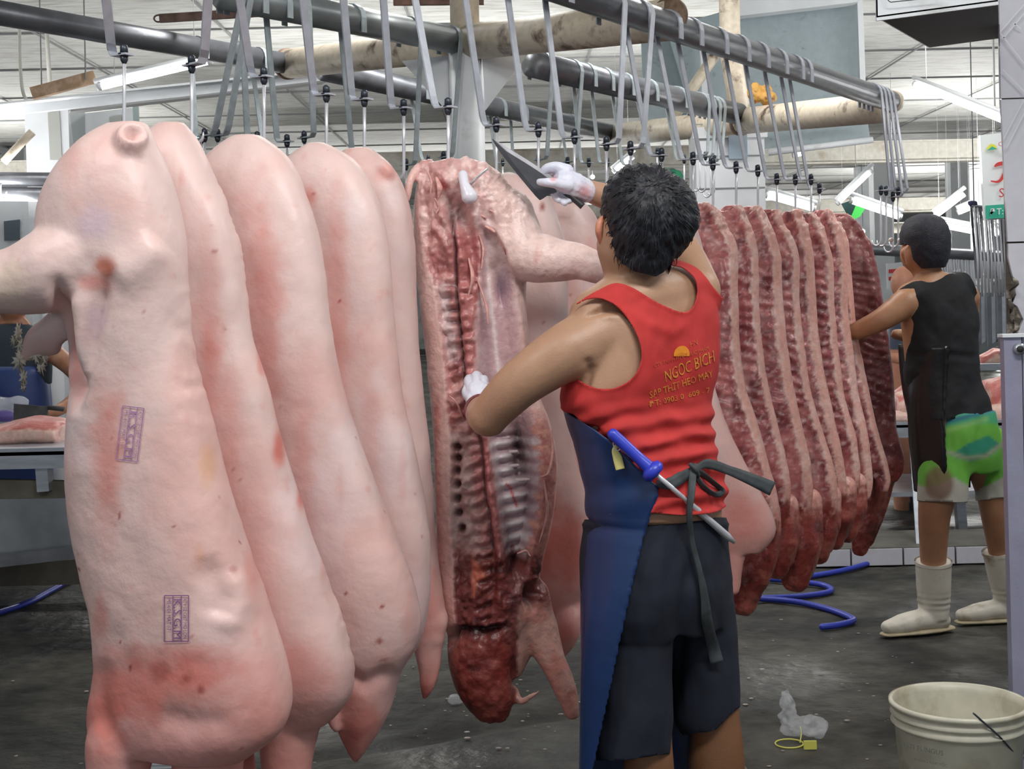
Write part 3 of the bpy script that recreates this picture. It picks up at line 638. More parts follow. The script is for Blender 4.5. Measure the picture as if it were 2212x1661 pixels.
# ------------------------------------------------------------------ red half carcasses
def half(label, rows, Y, seed, skinw, head=None, tip=None, wid=130, b=.052, dark=0.0, left=None, whole_meat=False, sc_=1.0):
    """rows: (v, right edge u); cut face to the left, strip of fat and skin along the right"""
    global ANCH
    ANCH = (Y, Y * KD); rr = []; W0 = wid * 2.6 / Y; v0 = rows[0][0]; v1 = rows[-1][0]
    for v, xr in rows:
        w = W0
        k = (v - v0) / 45.0
        k2_ = (v - v0) / 75.0
        if k2_ < 1: w *= .3 + .7 * max(k2_, 0) ** .6
        e = (v1 - v) / 110.0
        if e < 1: w *= .2 + .8 * max(e, 0)
        xl = xr - w if left is None else float(np.interp(v, [q[0] for q in left], [q[1] for q in left]))
        rr.append((v, xl, xr, b * (1 if k >= 1 else .4 + .6 * k) * (1 if e >= 1 else .35 + .65 * max(e, 0)), 0))
    g = G(); body(g, rr, Y, 6, seg=48, exp=2.6, n=140, sm=3)
    if head:
        limb(g, head[0], [x * 1.12 for x in head[1]], 1.0)
        limb(g, [(a + 16 * sc_, b - 18, c + .03) for a, b, c in head[0]], [x * .9 for x in head[1]], 1.0)
    ra = np.array(rows, float)
    def E(v): return np.interp(v, ra[:, 0], ra[:, 1])
    sc = 2.6 / Y
    def disp(V, N, u, v):
        fr = sstep(-N[:, 1], .0, .4); e = E(v) - u
        m = sstep(e, skinw * sc, (skinw + 8) * sc)
        d = -.012 * m + .0035 * m * (1 + n2(u, v, .02, 2, seed + 7)) * np.cos(2 * math.pi * (v + .3 * e + 14 * n2(u, v, .012, 2, seed + 6)) / (25 * sc) + seed) * sstep(v, 560, 600) * (1 - sstep(v, 880, 960))
        d += m * (.012 * np.abs(n2(u, v, .06, 3, seed)) + .008 * n2(u, v, .03, 2, seed + 3))
        d += .014 * groove(u, v, [(a[1] - (skinw + 16) * sc, a[0]) for a in rows if 500 < a[0] < 900] or [(0, 0), (1, 1)], 12 * sc)
        d += .016 * n2(u, v, .07, 3, seed + 21) * (1 - sstep(v, 470, 540))
        return d * fr
    def colf(V, N, u, v):
        e = E(v) - u; nz = n2(u, v, .035, 4, seed); nf = n2(u, v, .1, 3, seed + 1)
        C = np.tile(srgb(228, 172, 160), (len(V), 1))
        mixc(C, srgb(236, 204, 196), sstep(nz, 0, .4) * .5); mixc(C, RED, sstep(v, 1000, 1160) * .35)
        fr = sstep(-N[:, 1], -.1, .2)
        if whole_meat: m = np.ones(len(V)) * .97
        else: m = sstep(e + nf * 10 * sc, (skinw - 2) * sc, (skinw + 5) * sc)
        mixc(C, srgb(240, 216, 208), np.exp(-((e - (skinw + 3) * sc) / (6 * sc)) ** 2) * .7)
        M_ = np.tile(srgb(168, 92, 94), (len(V), 1)); mixc(M_, srgb(206, 160, 158), np.exp(-((e - (skinw + 34) * sc) / (16 * sc)) ** 2) * sstep(n2(u, v * .3, .02, 2, seed + 12), -.1, .35) * .8)
        mixc(M_, srgb(206, 132, 130), sstep(nz, .05, .4) * .7); mixc(M_, srgb(110, 50, 54), sstep(-nz, .05, .4) * .7)
        mixc(M_, srgb(230, 196, 190), sstep(nf, .25, .5) * .6)
        mixc(M_, srgb(220, 140, 130), (1 - sstep(v, 490, 560)) * .5 * sstep(nf, -.2, .2))
        mixc(M_, srgb(214, 186, 186), np.exp(-((np.mod(v + .3 * e + 14 * n2(u, v, .012, 2, seed + 6), 25 * sc) - 6) / 3.5) ** 2) * sstep(n2(u, v, .02, 2, seed + 9), -.2, .3) * sstep(v, 560, 600) * (1 - sstep(v, 900, 960)) * .45)
        mixc(M_, srgb(96, 40, 44), np.exp(-((np.mod(v + .3 * e + 14 * n2(u, v, .012, 2, seed + 6), 25 * sc) - 17) / 4) ** 2) * sstep(n2(u, v, .02, 2, seed + 8), -.2, .3) * sstep(v, 560, 600) * (1 - sstep(v, 900, 960)) * .5)
        if dark: mixc(M_, srgb(92, 40, 44), np.full(len(V), dark))
        C += (M_ - C) * m[:, None]
        if head:
            hh = sstep(v + nf * 30, v1 - 65, v1 - 20) * sstep(e, -200, 400 if False else 0) 
            hh = np.maximum(hh, sstep(v, v1 - 5, v1 + 8))
            Hc = np.tile(srgb(138, 60, 54), (len(V), 1)); mixc(Hc, srgb(176, 100, 88), sstep(nz, .1, .4) * .7); mixc(Hc, srgb(80, 28, 28), sstep(-nz, .1, .4) * .7)
            lk = sstep(v, v1 - 5, v1 + 8) if tip else hh
            C += (Hc - C) * lk[:, None]
        return C
    return pig('half_carcass', label, g, seed, .0072, disp, colf, smooth=2, mtl=m_meat, group='red half carcasses hanging in a row')
half('red half carcass nearest the man in red, first of the row of cut halves', [(436, 1530), (450, 1556), (498, 1576), (531, 1592), (623, 1593), (762, 1600), (847, 1611), (902, 1631), (982, 1653), (1045, 1672), (1100, 1683), (1135, 1682), (1168, 1673)], 2.62, 101, 17,
     head=([(1640, 1120, 2.66), (1630, 1190, 2.66), (1614, 1250, 2.66), (1605, 1300, 2.66)], [.055, .07, .066, .045], .8), wid=118)
half('second red half carcass from the man in red', [(442, 1604), (472, 1617), (545, 1637), (634, 1639), (729, 1644), (799, 1653), (883, 1672), (971, 1694), (1045, 1706), (1095, 1706), (1135, 1692)], 2.70, 103, 14,
     head=([(1680, 1110, 2.75), (1680, 1170, 2.75), (1676, 1225, 2.75)], [.055, .062, .04], .8))
half('third red half carcass from the man in red, with a broad pale fat strip', [(446, 1646), (472, 1659), (516, 1678), (560, 1689), (634, 1690), (729, 1697), (810, 1708), (920, 1731), (1008, 1752), (1060, 1758), (1105, 1752), (1138, 1740)], 2.78, 107, 20,
     head=([(1728, 1100, 2.83), (1724, 1180, 2.83), (1718, 1250, 2.83)], [.06, .072, .045], .8))
half('fourth red half carcass from the man in red', [(452, 1686), (479, 1692), (523, 1718), (560, 1727), (656, 1727), (762, 1738), (847, 1749), (913, 1771), (993, 1797), (1045, 1806), (1095, 1811), (1132, 1798)], 2.86, 109, 15,
     head=([(1772, 1090, 2.9), (1768, 1150, 2.9), (1765, 1195, 2.9)], [.055, .062, .04], .8))
half('fifth red half carcass from the man in red, pale at the lower end', [(455, 1730), (479, 1742), (545, 1757), (634, 1762), (725, 1767), (810, 1778), (890, 1797), (982, 1819), (1037, 1827), (1075, 1828), (1105, 1818)], 2.93, 113, 21,
     head=([(1806, 1070, 2.97), (1802, 1120, 2.97), (1798, 1165, 2.97)], [.055, .06, .04], .8))
half('sixth red half carcass from the man in red', [(460, 1762), (494, 1781), (560, 1799), (634, 1800), (744, 1808), (854, 1822), (946, 1848), (1008, 1859), (1050, 1858), (1092, 1846)], 3.0, 127, 14,
     head=([(1832, 1060, 3.03), (1830, 1110, 3.03), (1826, 1150, 3.03)], [.05, .056, .04], .8))
half('seventh red half carcass from the man in red, with a pointed top', [(452, 1796), (472, 1807), (523, 1825), (590, 1833), (656, 1831), (707, 1833), (790, 1846), (872, 1859), (940, 1873), (1000, 1881), (1050, 1884), (1078, 1876)], 3.07, 131, 18)
half('eighth red half carcass, slim, just before the dark one at the end', [(480, 1815), (520, 1832), (620, 1842), (720, 1850), (836, 1874), (890, 1885), (946, 1899), (1000, 1918), (1040, 1926), (1063, 1918)], 3.13, 137, 14, wid=105)
half('dark red half carcass at the far end, held by the man in black', [(462, 1832), (480, 1850), (523, 1880), (597, 1898), (707, 1914), (817, 1929), (927, 1936), (993, 1954), (1023, 1950), (1040, 1938)], 3.3, 139, 4, dark=.45, wid=150,
     head=([(1900, 1010, 3.3), (1885, 1080, 3.3), (1868, 1140, 3.3), (1858, 1185, 3.3)], [.06, .055, .05, .03], .7), whole_meat=True)
# ------------------------------------------------------------------ the man in the red shirt
YM = 1.72; YAW = -38; ANCH = (1.72, 3.17)
FD = np.array([-.60, .74, .30]); FD /= np.linalg.norm(FD)          # where he looks
SK = srgb(172, 134, 108)
def human_col(V, u, v, seed, base=SK, dark=()):
    C = np.tile(base, (len(V), 1)); q = V
    mixc(C, srgb(168, 118, 88), sstep(fbm(q, 12, 3, seed), 0, .5) * .5)
    mixc(C, srgb(200, 158, 130), sstep(fbm(q, 9, 2, seed + 2), .1, .5) * .4)
    return C
TROWS = [(612, 1345, 1500, .05, 0), (632, 1290, 1532, .08, 0), (660, 1252, 1540, .1, 0), (700, 1236, 1545, .11, 0), (760, 1232, 1547, .115, 0), (810, 1226, 1543, .115, 0), (860, 1220, 1532, .11, 0), (900, 1228, 1530, .108, 0), (950, 1242, 1534, .108, 0), (1000, 1256, 1544, .11, 0),
         (1050, 1266, 1556, .115, 0), (1100, 1270, 1558, .118, 0), (1135, 1272, 1560, .115, 0), (1170, 1286, 1556, .1, 0), (1220, 1290, 1556, .1, 0), (1270, 1300, 1550, .09, 0)]
g = G(); body(g, TROWS, YM, YAW, seg=48, exp=2.3, n=80, sm=3)
g.ell(P(1388, 480, 1.655), (.088, .098, .105)); g.ell(P(1366, 510, 1.665), (.078, .092, .09)); g.ell(P(1345, 545, 1.69), (.055, .07, .055))
g.ell(P(1388, 480, 1.655) + FD * .098 + np.array([0, 0, -.01]), (.012, .016, .02), seg=12)      # nose
limb(g, [(1358, 530, 1.66), (1375, 590, 1.69), (1408, 660, 1.72)], [.072, .07, .085])
limb(g, [(1300, 690, 1.645), (1395, 640, 1.69), (1490, 640, 1.79)], [.075, .08, .06])        # shoulder girdle
limb(g, [(1290, 728, 1.63), (1210, 768, 1.60), (1120, 832, 1.60), (1052, 902, 1.64)], [.072, .062, .052, .043], n=30)
limb(g, [(1056, 902, 1.64), (1045, 894, 1.74), (1038, 882, 1.84)], [.043, .042, .03])
limb(g, [(1500, 630, 1.80), (1470, 550, 1.9), (1425, 480, 2.02)], [.062, .052, .042])
limb(g, [(1425, 480, 2.02), (1350, 440, 2.0), (1272, 412, 1.96)], [.042, .038, .027])
LEGL = [(1378, 1250, 1.70), (1385, 1450, 1.70), (1398, 1610, 1.69), (1402, 1700, 1.70), (1404, 1900, 1.74), (1404, 1960, 1.75)]
LEGR = [(1500, 1250, 1.80), (1530, 1420, 1.82), (1545, 1560, 1.82), (1548, 1650, 1.83), (1552, 1800, 1.87), (1553, 1860, 1.88)]
limb(g, LEGL, [.07, .066, .056, .058, .038, .034], n=50); limb(g, LEGR, [.065, .064, .058, .066, .042, .034], n=50)
V, F = remesh(g, .0065, 6); N = normals(V, F); u, v = proj(V)
d = .0015 * fbm(V, 12, 2, 5)
back = sstep(-N[:, 1], .2, .6)
d += back * (-.007 * groove(u, v, [(1262, 850), (1275, 800), (1268, 770)], 9) - .004 * groove(u, v, [(1350, 585), (1390, 592), (1440, 588)], 4) - .006 * groove(u, v, [(1405, 640), (1430, 760), (1420, 900)], 14))
V = V + N * d[:, None]
SHP0 = [(1250, 690), (1310, 650), (1340, 640), (1380, 650), (1420, 690), (1480, 700), (1510, 660), (1530, 660), (1536, 900), (1556, 1060), (1545, 1100), (1180, 1130), (1180, 930), (1214, 893), (1240, 862), (1340, 852), (1392, 800), (1390, 740), (1340, 680)]
ins = sstep(polysd(u, v, SHP0), 0, 12) * (V[:, 1] < wY(1.86)) ; ins = np.maximum(ins, sstep(v, 1128, 1140) * (1 - sstep(v, 1480, 1540))); ins = np.maximum(ins, sstep(v, 1085, 1095) * (v < 1200) * (1 - sstep(u, 1385, 1400)) * (u > 1180))
V = V - N * (.016 * ins)[:, None]
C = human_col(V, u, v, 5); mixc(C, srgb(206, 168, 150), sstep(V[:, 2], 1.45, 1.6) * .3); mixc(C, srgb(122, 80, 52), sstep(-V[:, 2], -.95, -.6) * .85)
man = thing('person', 'man seen from behind in a red printed tank top, navy apron and shorts, arm raised', 'person', (P(1450, 700, 1.75)[0], 3.2, 0))
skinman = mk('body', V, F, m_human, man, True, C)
FY = wY(1.66)
# face: eyes, brows and mouth on the far side
right = np.cross(FD, [0, 0, 1]); right /= np.linalg.norm(right); upv = np.cross(right, FD); HC = P(1372, 492, 1.66)
bvm = BVHTree.FromPolygons([Vector(p) for p in V], [tuple(f) for f in np.asarray(F).tolist()])
def onface(x, y, off=.0):
    o = HC + right * x + upv * y + FD * .3; h = bvm.ray_cast(Vector(o), Vector(-FD)); return np.array(h[0]) + FD * off if h[0] else HC + FD * .1
for s in (-1, 1):
    g = G(); g.ell(onface(s * .031, .012, -.004), (.011, .011, .009), seg=14, rn=8); g.obj('eye', mat('eye_white', (.8, .78, .74), rough=.2), man)
    g = G(); g.ell(onface(s * .031, .012, .004), (.005, .005, .005), seg=12, rn=6); g.obj('iris', mat('dark_iris', (.03, .02, .015), rough=.2), man)
    g = G(); g.tube(curve3([onface(s * .015, .03, .001), onface(s * .032, .037, .001), onface(s * .048, .03, .001)], 8), .003, 8, dome=True); g.obj('eyebrow', m_hair, man)
g = G(); g.tube(curve3([onface(-.022, -.045, .0), onface(0, -.043, .002), onface(.022, -.045, 0)], 8), [.002, .005, .002], 8, dome=True); g.obj('mouth', mat('lips', (.4, .16, .13), rough=.4), man)
g = G(); e0 = 1.635
g.tube(curve3([P(1307, 466, e0), P(1296, 480, e0 - .01), P(1293, 500, e0 - .012), P(1297, 526, e0)], 16), [.005, .008, .008, .004], 10, dome=True)
g.tube(curve3([P(1310, 472, e0), P(1306, 495, e0 + .004), P(1302, 522, e0)], 10), [.004, .008, .005], 10, flat=.6, dome=True)
Ve, Fe = remesh(g, .0022, 3); mk('ear', Ve, Fe, m_human, man, True, np.tile(srgb(196, 130, 104), (len(Ve), 1)))
# hair
g = G(); body(g, [(354, 1372, 1412, .03, 0), (362, 1345, 1434, .055, 0), (380, 1318, 1464, .08, 0), (410, 1302, 1492, .1, 0), (446, 1298, 1508, .108, 0), (485, 1300, 1511, .106, 0), (510, 1304, 1501, .104, -.003), (535, 1312, 1482, .1, -.008), (560, 1322, 1466, .096, -.012), (585, 1330, 1456, .09, -.014), (605, 1338, 1450, .08, -.012)], 1.645, -20, seg=48, exp=2.1, n=60, sm=2)
V, F = remesh(g, .004, 3); N = normals(V, F); u, v = proj(V)
rel = V - HC; f = .045 - rel @ FD; f = np.maximum(f, .028 - np.abs((rel @ FD) - .045) + (rel @ upv - .062) * .8)
f = np.minimum(f, .0012 * np.where(N[:, 1] < .3, polysd(u, v, [(1270, 340), (1560, 340), (1560, 540), (1455, 560), (1441, 583), (1416, 598), (1374, 588), (1344, 568), (1324, 542), (1316, 515), (1312, 486), (1307, 466), (1298, 478), (1296, 450), (1280, 440)]), 100.0) + .0)
st = np.stack([u * .09, v * .02, u * 0], 1); ang = np.arctan2(v - 400, u - 1410)
V = V + N * (.0045 * fbm(np.stack([ang * 9, np.hypot(u - 1410, v - 400) * .02, ang * 0], 1), 1.5, 3, 7) + .004 * fbm(V, 40, 2, 9))[:, None]
V, F = clip(V, F, f); mk('hair', V, F, m_hair, man)
m = man.children[-1]; solidify(m, .006, -1)
# loose hair ends at the crown and nape
g = G(); rs = random.Random(3)
hb = BVHTree.FromPolygons([Vector(p) for p in V], [tuple(t) for t in F.tolist()])
for i in range(420):
    uu = rs.uniform(1305, 1505); vv = rs.uniform(356, 575); d_ = Vector(P(uu, vv, 1.0) - CAM).normalized(); h = hb.ray_cast(Vector(CAM), d_)
    if h[0] is None: continue
    n_ = np.array(h[1]); n_ = n_ if n_ @ np.array(d_) < 0 else -n_
    a = math.atan2(vv - 400, uu - 1410) + rs.uniform(-.35, .35); t_ = math.cos(a) * CR - math.sin(a) * CU; t_ = t_ - n_ * (t_ @ n_); p0 = np.array(h[0]) - n_ * .001; L = rs.uniform(.015, .03)
    g.tube([p0, p0 + t_ * L * .5 + n_ * .004, p0 + t_ * L + n_ * rs.uniform(.0005, .003)], [.0011, .0009, .0003], 4, caps=False)
o = g.obj('hair_strand', m_hair, man); o['kind'] = 'stuff'

# tank top
SHROWS = [(v, xl - (6 if v < 890 else -3), xr + 5, b + .008, dy) for v, xl, xr, b, dy in TROWS if v <= 1100] + [(1125, 1270, 1566, .124, 0)]
g = G(); body(g, SHROWS, YM, YAW, seg=64, exp=2.3, n=90, sm=3); limb(g, [(1300, 690, 1.645), (1395, 640, 1.69), (1490, 640, 1.79)], [.081, .086, .068])
V, F = remesh(g, .0055, 5); N = normals(V, F); u, v = proj(V)
SHP = smooth_poly([(1235, 668), (1262, 648), (1296, 632), (1326, 614), (1348, 615), (1380, 629), (1413, 652), (1451, 671), (1473, 677), (1489, 671), (1499, 651), (1502, 631), (1497, 607), (1483, 589), (1465, 580), (1444, 577), (1448, 566), (1478, 572), (1500, 583), (1522, 608), (1540, 630), (1570, 660), (1580, 900), (1570, 1020), (1575, 1080),
                   (1562, 1098), (1500, 1112), (1440, 1110), (1400, 1106), (1300, 1112), (1230, 1110), (1190, 900), (1190, 845), (1225, 800), (1262, 828), (1296, 842), (1332, 838), (1364, 819), (1381, 788), (1383, 756), (1372, 718), (1353, 685), (1329, 661), (1299, 648), (1269, 648)], 2)
f = polysd(u, v, SHP)
w = sstep(v, 840, 930)
d = w * (.004 + .0055 * np.sin((v - 900 + .25 * (u - 1400) - ((u - 1400) / 70) ** 2 * 3 + 14 * n2(u, v, .012, 2, 3)) / 7.2) + .003 * np.sin((v * .9 - .5 * u) / 11 + 3 * n2(u, v, .01, 2, 8)))
d += .006 * n2(u * 1.0, v * .5, .02, 3, 13) + .004 * groove(u, v, [(1300, 640), (1395, 700), (1450, 720), (1495, 690)], 14) - .004 * groove(u, v, [(1420, 700), (1450, 760), (1480, 840)], 16) + .005 * groove(u, v, [(1385, 690), (1400, 780), (1380, 870)], 18)
d += .003 * np.exp(-(f / 4.5) ** 2)
d -= w * .010 * groove(u, v, [(1420, 1035), (1500, 1022), (1560, 1030)], 10)
APX = [(1180, 876), (1218, 884), (1292, 925), (1334, 955), (1388, 1005), (1424, 1038), (1407, 1095), (1398, 1115), (1180, 1115)]
V = V + N * (d + .004 - .017 * sstep(polysd(u, v, APX), -6, 10))[:, None]; V, F = clip(V, F, f)
SV, SF = V, F
o = mk('tank_top', V, F, mat('red_cloth', (.5, .03, .028), rough=.8, var=.08, vscale=25, bump=.0004, bscale=900), man); solidify(o, .002, -1)
bvs = BVHTree.FromPolygons([Vector(p) for p in V], [tuple(t) for t in F.tolist()])
m_print = mat('worn_yellow_print', (.62, .26, .03), rough=.7, col2=(.54, .05, .03), m2=(.5, .6), scale2=60)
m_printf = mat('faded_print', (.56, .13, .03), rough=.7, col2=(.54, .05, .03), m2=(.45, .6), scale2=60)
def shirt_text(s, x0, y0, x1, y1, h, mm):
    tv, tf = text_mesh(s, h * 1.4); L = math.hypot(x1 - x0, y1 - y0); tv[:, 0] *= L / tv[:, 0].max(); du = ((x1 - x0) / L, (y1 - y0) / L); dv = (du[1] * .6, -abs(du[0]) - .1)
    dv = (-.12, -1.0); wrap2d('printed_text', tv, tf, (x0, y0), du, dv, bvs, .0022, mm, man)
shirt_text('NGỌC BÍCH', 1434, 815, 1541, 770, 25, m_print)
shirt_text('SẠP THỊT HEO MAY', 1402, 854, 1538, 806, 15, m_print)
shirt_text('ĐT: 0903 0  609 - 7', 1401, 874, 1532, 842, 12, m_print)
shirt_text('CTY TNHH MTV THỰC PHẨM', 1411, 790, 1530, 752, 8, m_printf)
shirt_text('HN', 1489, 746, 1505, 739, 12, m_printf)
hv = [(1471, 760)] + [(1471 + 17 * math.cos(a), 766 - 19 * math.sin(a)) for a in np.linspace(-.25, math.pi + .1, 20)]
wrap2d('printed_sun', [(a - 1471, -(b - 760)) for a, b in hv], [(0, i, i + 1) for i in range(1, 20)] + [(0, 20, 1)], (1471, 760), (1, -.1), (0, -1), bvs, .0024, mat('orange_print', (.8, .27, .02), rough=.6), man)

# shorts
g = G(); body(g, [(1108, 1266, 1562, .13, 0), (1140, 1262, 1568, .136, 0), (1200, 1256, 1580, .142, 0), (1260, 1256, 1585, .14, 0), (1310, 1260, 1588, .125, 0), (1360, 1290, 1580, .1, 0)], YM + .02, YAW, seg=48, exp=2.3, n=40, sm=2)
limb(g, [(1375, 1270, 1.70), (1372, 1400, 1.70), (1370, 1520, 1.69), (1366, 1610, 1.69)], [.098, .095, .09, .085], n=20)
limb(g, [(1505, 1270, 1.80), (1514, 1370, 1.82), (1522, 1460, 1.82), (1524, 1540, 1.82)], [.088, .086, .08, .076], n=20)
V, F = remesh(g, .007, 4); N = normals(V, F); u, v = proj(V)
d = .008 * n2(u, v * .4, .018, 3, 21) + .004 * np.sin((u - 1300) / 16 + 2 * n2(u, v, .006, 2, 4)) * sstep(v, 1130, 1200) * (1 - sstep(v, 1150, 1330) * .5) - .008 * groove(u, v, [(1500, 1180), (1470, 1350), (1455, 1560)], 12) + .004 * np.exp(-((v - 1133) / 6) ** 2)
V = V + N * d[:, None]
f = np.minimum(polysd(u, v, [(1200, 1122), (1620, 1118), (1640, 1500), (1590, 1530), (1545, 1575), (1462, 1592), (1448, 1628), (1350, 1642), (1200, 1640)]), 50)
V, F = clip(V, F, f); m_navy = mat('dark_navy_cloth', (.008, .011, .024), rough=.8, var=.2, vscale=12, bump=.0005, bscale=700)
o = mk('shorts', V, F, m_navy, man); solidify(o, .003, -1)
bvp = BVHTree.FromPolygons([Vector(p) for p in V], [tuple(t) for t in F.tolist()])

# apron: one sheet around the left side and the front
ap = np.array([(884, 1216, 1224), (920, 1226, 1292), (950, 1237, 1332), (1000, 1250, 1385), (1034, 1258, 1424), (1060, 1262, 1418), (1090, 1264, 1407), (1110, 1266, 1398), (1122, 1272, 1394), (1150, 1264, 1388), (1200, 1258, 1374), (1250, 1254, 1361), (1350, 1251, 1337), (1450, 1250, 1314), (1550, 1250, 1293), (1650, 1250, 1276), (1740, 1250, 1262)], float)
hips = np.array(SHROWS + [(1160, 1262, 1572, .13, 0), (1250, 1256, 1585, .14, 0), (1400, 1256, 1590, .13, 0), (1740, 1256, 1590, .13, 0)])
V = []; nc = 60; vs = np.linspace(884, 1740, 130); y_ = math.radians(YAW); w_ = math.cos(y_) * CR - math.sin(y_) * CF; n_ = math.sin(y_) * CR + math.cos(y_) * CF
for vv in vs:
    xl = np.interp(vv, ap[:, 0], ap[:, 1]); xe = np.interp(vv, ap[:, 0], ap[:, 2]); xr = np.interp(vv, hips[:, 0], hips[:, 2]) + 8; b = np.interp(vv, hips[:, 0], hips[:, 3]) + .021
    a = (xr - xl) / 2 / FPX * wY(YM); a2 = math.sqrt(max(a * a - (b * math.sin(y_)) ** 2, 1e-4)) / math.cos(y_); c0 = P((xl + xr) / 2, vv, YM)
    th = np.linspace(math.radians(20), math.radians(330), 200); pts = c0 + a2 * np.cos(th)[:, None] * w_ + b * np.sin(th)[:, None] * n_
    pu, _ = proj(pts); il = pu.argmin(); j = il + np.abs(pu[il:] - xe).argmin(); te = max(th[j], th[il] + .06)
    tt = np.linspace(math.radians(25), te, nc)
    fold = 1 + .03 * np.sin(tt * 7 + vv * .004) * sstep(np.array([vv]), 1150, 1500)[0] + .012 * np.sin(vv / 13.0 + tt * 2) * math.exp(-((vv - 1060) / 60) ** 2) - .02 * math.exp(-((vv - 1124) / 12) ** 2) * np.exp(-((tt - th[il]) / .5) ** 2)
    V.append(c0 + (a2 * fold * np.cos(tt))[:, None] * w_ + (b * fold * np.sin(tt))[:, None] * n_)
V = np.concatenate(V); F = [(i * nc + j, i * nc + j + 1, (i + 1) * nc + j + 1, (i + 1) * nc + j) for i in range(len(vs) - 1) for j in range(nc - 1)]
o = mk('apron', V, F, mat('navy_rubber', (.012, .035, .12), rough=.33, var=.15, vscale=6, bump=.001, bscale=25), man); solidify(o, .0025, 0)
bva = BVHTree.FromPolygons([Vector(p) for p in V], F)
def surfY(u, v):
    d = Vector(P(u, v, 1.0) - CAM).normalized(); best = None
    for b in (bva, bvs, bvp):
        h = b.ray_cast(Vector(CAM), d)
        if h[0] and (best is None or h[0].y < best): best = h[0].y
    return iY(best) if best else 1.72
def ribbon(name, pts, widths, mtl, par, off=.012, n=40, twist=0.0, t=.002):
    p = np.array([(a, b, (surfY(a, b) - off) if len(q) == 0 else q[0]) for a, b, *q in pts]); c = curve3(p, n); w = np.interp(np.linspace(0, 1, len(c)), np.linspace(0, 1, len(widths)), widths)
    T = np.gradient(c[:, :2], axis=0); T /= np.linalg.norm(T, axis=1)[:, None]; V = []
    for i in range(len(c)):
        nx, ny = -T[i, 1], T[i, 0]; tw = twist * math.sin(i / len(c) * math.pi * 2)
        for k in (-.5, -.17, .17, .5):
            V.append(P(c[i, 0] + nx * w[i] * k * math.cos(tw), c[i, 1] + ny * w[i] * k * math.cos(tw), c[i, 2] + w[i] / 1000 * k * math.sin(tw)))
    F = [(i * 4 + j, i * 4 + j + 1, i * 4 + 5 + j, i * 4 + 4 + j) for i in range(len(c) - 1) for j in range(3)]
    o = mk(name, V, F, mtl, par); solidify(o, t, 0); return o
m_str = mat('charcoal_webbing', (.045, .055, .06), rough=.7, var=.3, vscale=40)
apr = [o for o in man.children if o.name.startswith('apron')][0]
ribbon('waist_string', [(1418, 1044), (1445, 1045), (1470, 1032), (1500, 1012)], [14, 26, 26, 12], m_str, apr)
ribbon('waist_string', [(1502, 1012), (1530, 1002), (1575, 1016, 1.62), (1620, 1034, 1.6), (1669, 1056, 1.6)], [10, 22, 20, 26, 32], m_str, apr, .02)
ribbon('waist_string', [(1503, 1014), (1525, 1030), (1550, 1050), (1561, 1062), (1545, 1068), (1520, 1052), (1500, 1022)], [12, 16, 14, 12, 14, 16, 10], m_str, apr, .02, 50, .8)
ribbon('waist_string', [(1497, 1016), (1494, 1060), (1489, 1110), (1495, 1170), (1512, 1235), (1522, 1290), (1528, 1345), (1540, 1395), (1549, 1432)], [16, 17, 15, 12, 12, 18, 27, 28, 29], m_str, apr, .022, 60, .5)
g = G(); yy = surfY(1500, 1012) - .022; g.ell(P(1500, 1013, yy), (.011, .01, .013), seg=14); g.tube(curve3([P(1492, 1004, yy - .006), P(1503, 1014, yy - .013), P(1508, 1026, yy - .004)], 10), .005, 8, dome=True); g.obj('knot', m_str, apr)

# boots
m_boot = mat('dirty_white_rubber', (.62, .58, .5), rough=.45, col2=(.32, .25, .17), m2=(.55, .72), scale2=9, var=.08, bump=.001, bscale=30)
m_sole = mat('yellowed_sole', (.45, .38, .25), rough=.6, var=.2)
def boot(par, ank, top, fwd, scale=1.0):
    """ank: floor point under the heel-ankle axis, top: top of the shaft"""
    ank = np.asarray(ank, float); top = np.asarray(top, float); fwd = np.asarray(fwd, float); fwd = fwd / np.linalg.norm(fwd); s = scale
    g = G(); z = np.array([0, 0, 1.0])
    g.tube(curve3([top, lerp(top, ank + z * .1, .5), ank + z * .11 * s, ank + z * .05 * s], 24), [.066 * s, .064 * s, .06 * s, .052 * s], 24, dome=False)
    g.tube(curve3([ank + z * .045 - fwd * .025, ank + z * .055 + fwd * .06 * s, ank + z * .045 + fwd * .14 * s, ank + z * .04 + fwd * .2 * s], 20), [.042 * s, .046 * s, .044 * s, .03 * s], 20, flat=.85, dome=True)
    V, F = remesh(g, .006, 4); V[:, 2] = np.maximum(V[:, 2], .012); V = V + normals(V, F) * (.002 * np.sin(V[:, 2] * 260) * np.exp(-((V[:, 2] - .12) / .03) ** 2))[:, None]
    b = mk('boot', V, F, m_boot, par)
    g = G(); g.tube([ank - fwd * .055 + z * .012, ank + z * .012, ank + fwd * .08 * s + z * .012, ank + fwd * .2 * s + z * .012], [.035 * s, .045 * s, .047 * s, .034 * s], 16, flat=.26, up=(0, 0, 1), dome=True); g.obj('sole', m_sole, b)
    g = G(); g.tube([top - (top - ank) * .03, top + (top - ank) * .01], .069 * s, 28, caps=False); g.obj('boot_rim', m_boot, b)
fh = np.array([-.5, .86, 0.0])
a1 = P(1404, 1960, 1.75); a1[2] = 0.0; t1_ = P(1403, 1700, 1.71); boot(man, a1, t1_, fh)
a2_ = P(1553, 1860, 1.88); a2_[2] = 0.0; t2_ = P(1552, 1668, 1.84); boot(man, a2_, t2_, fh)

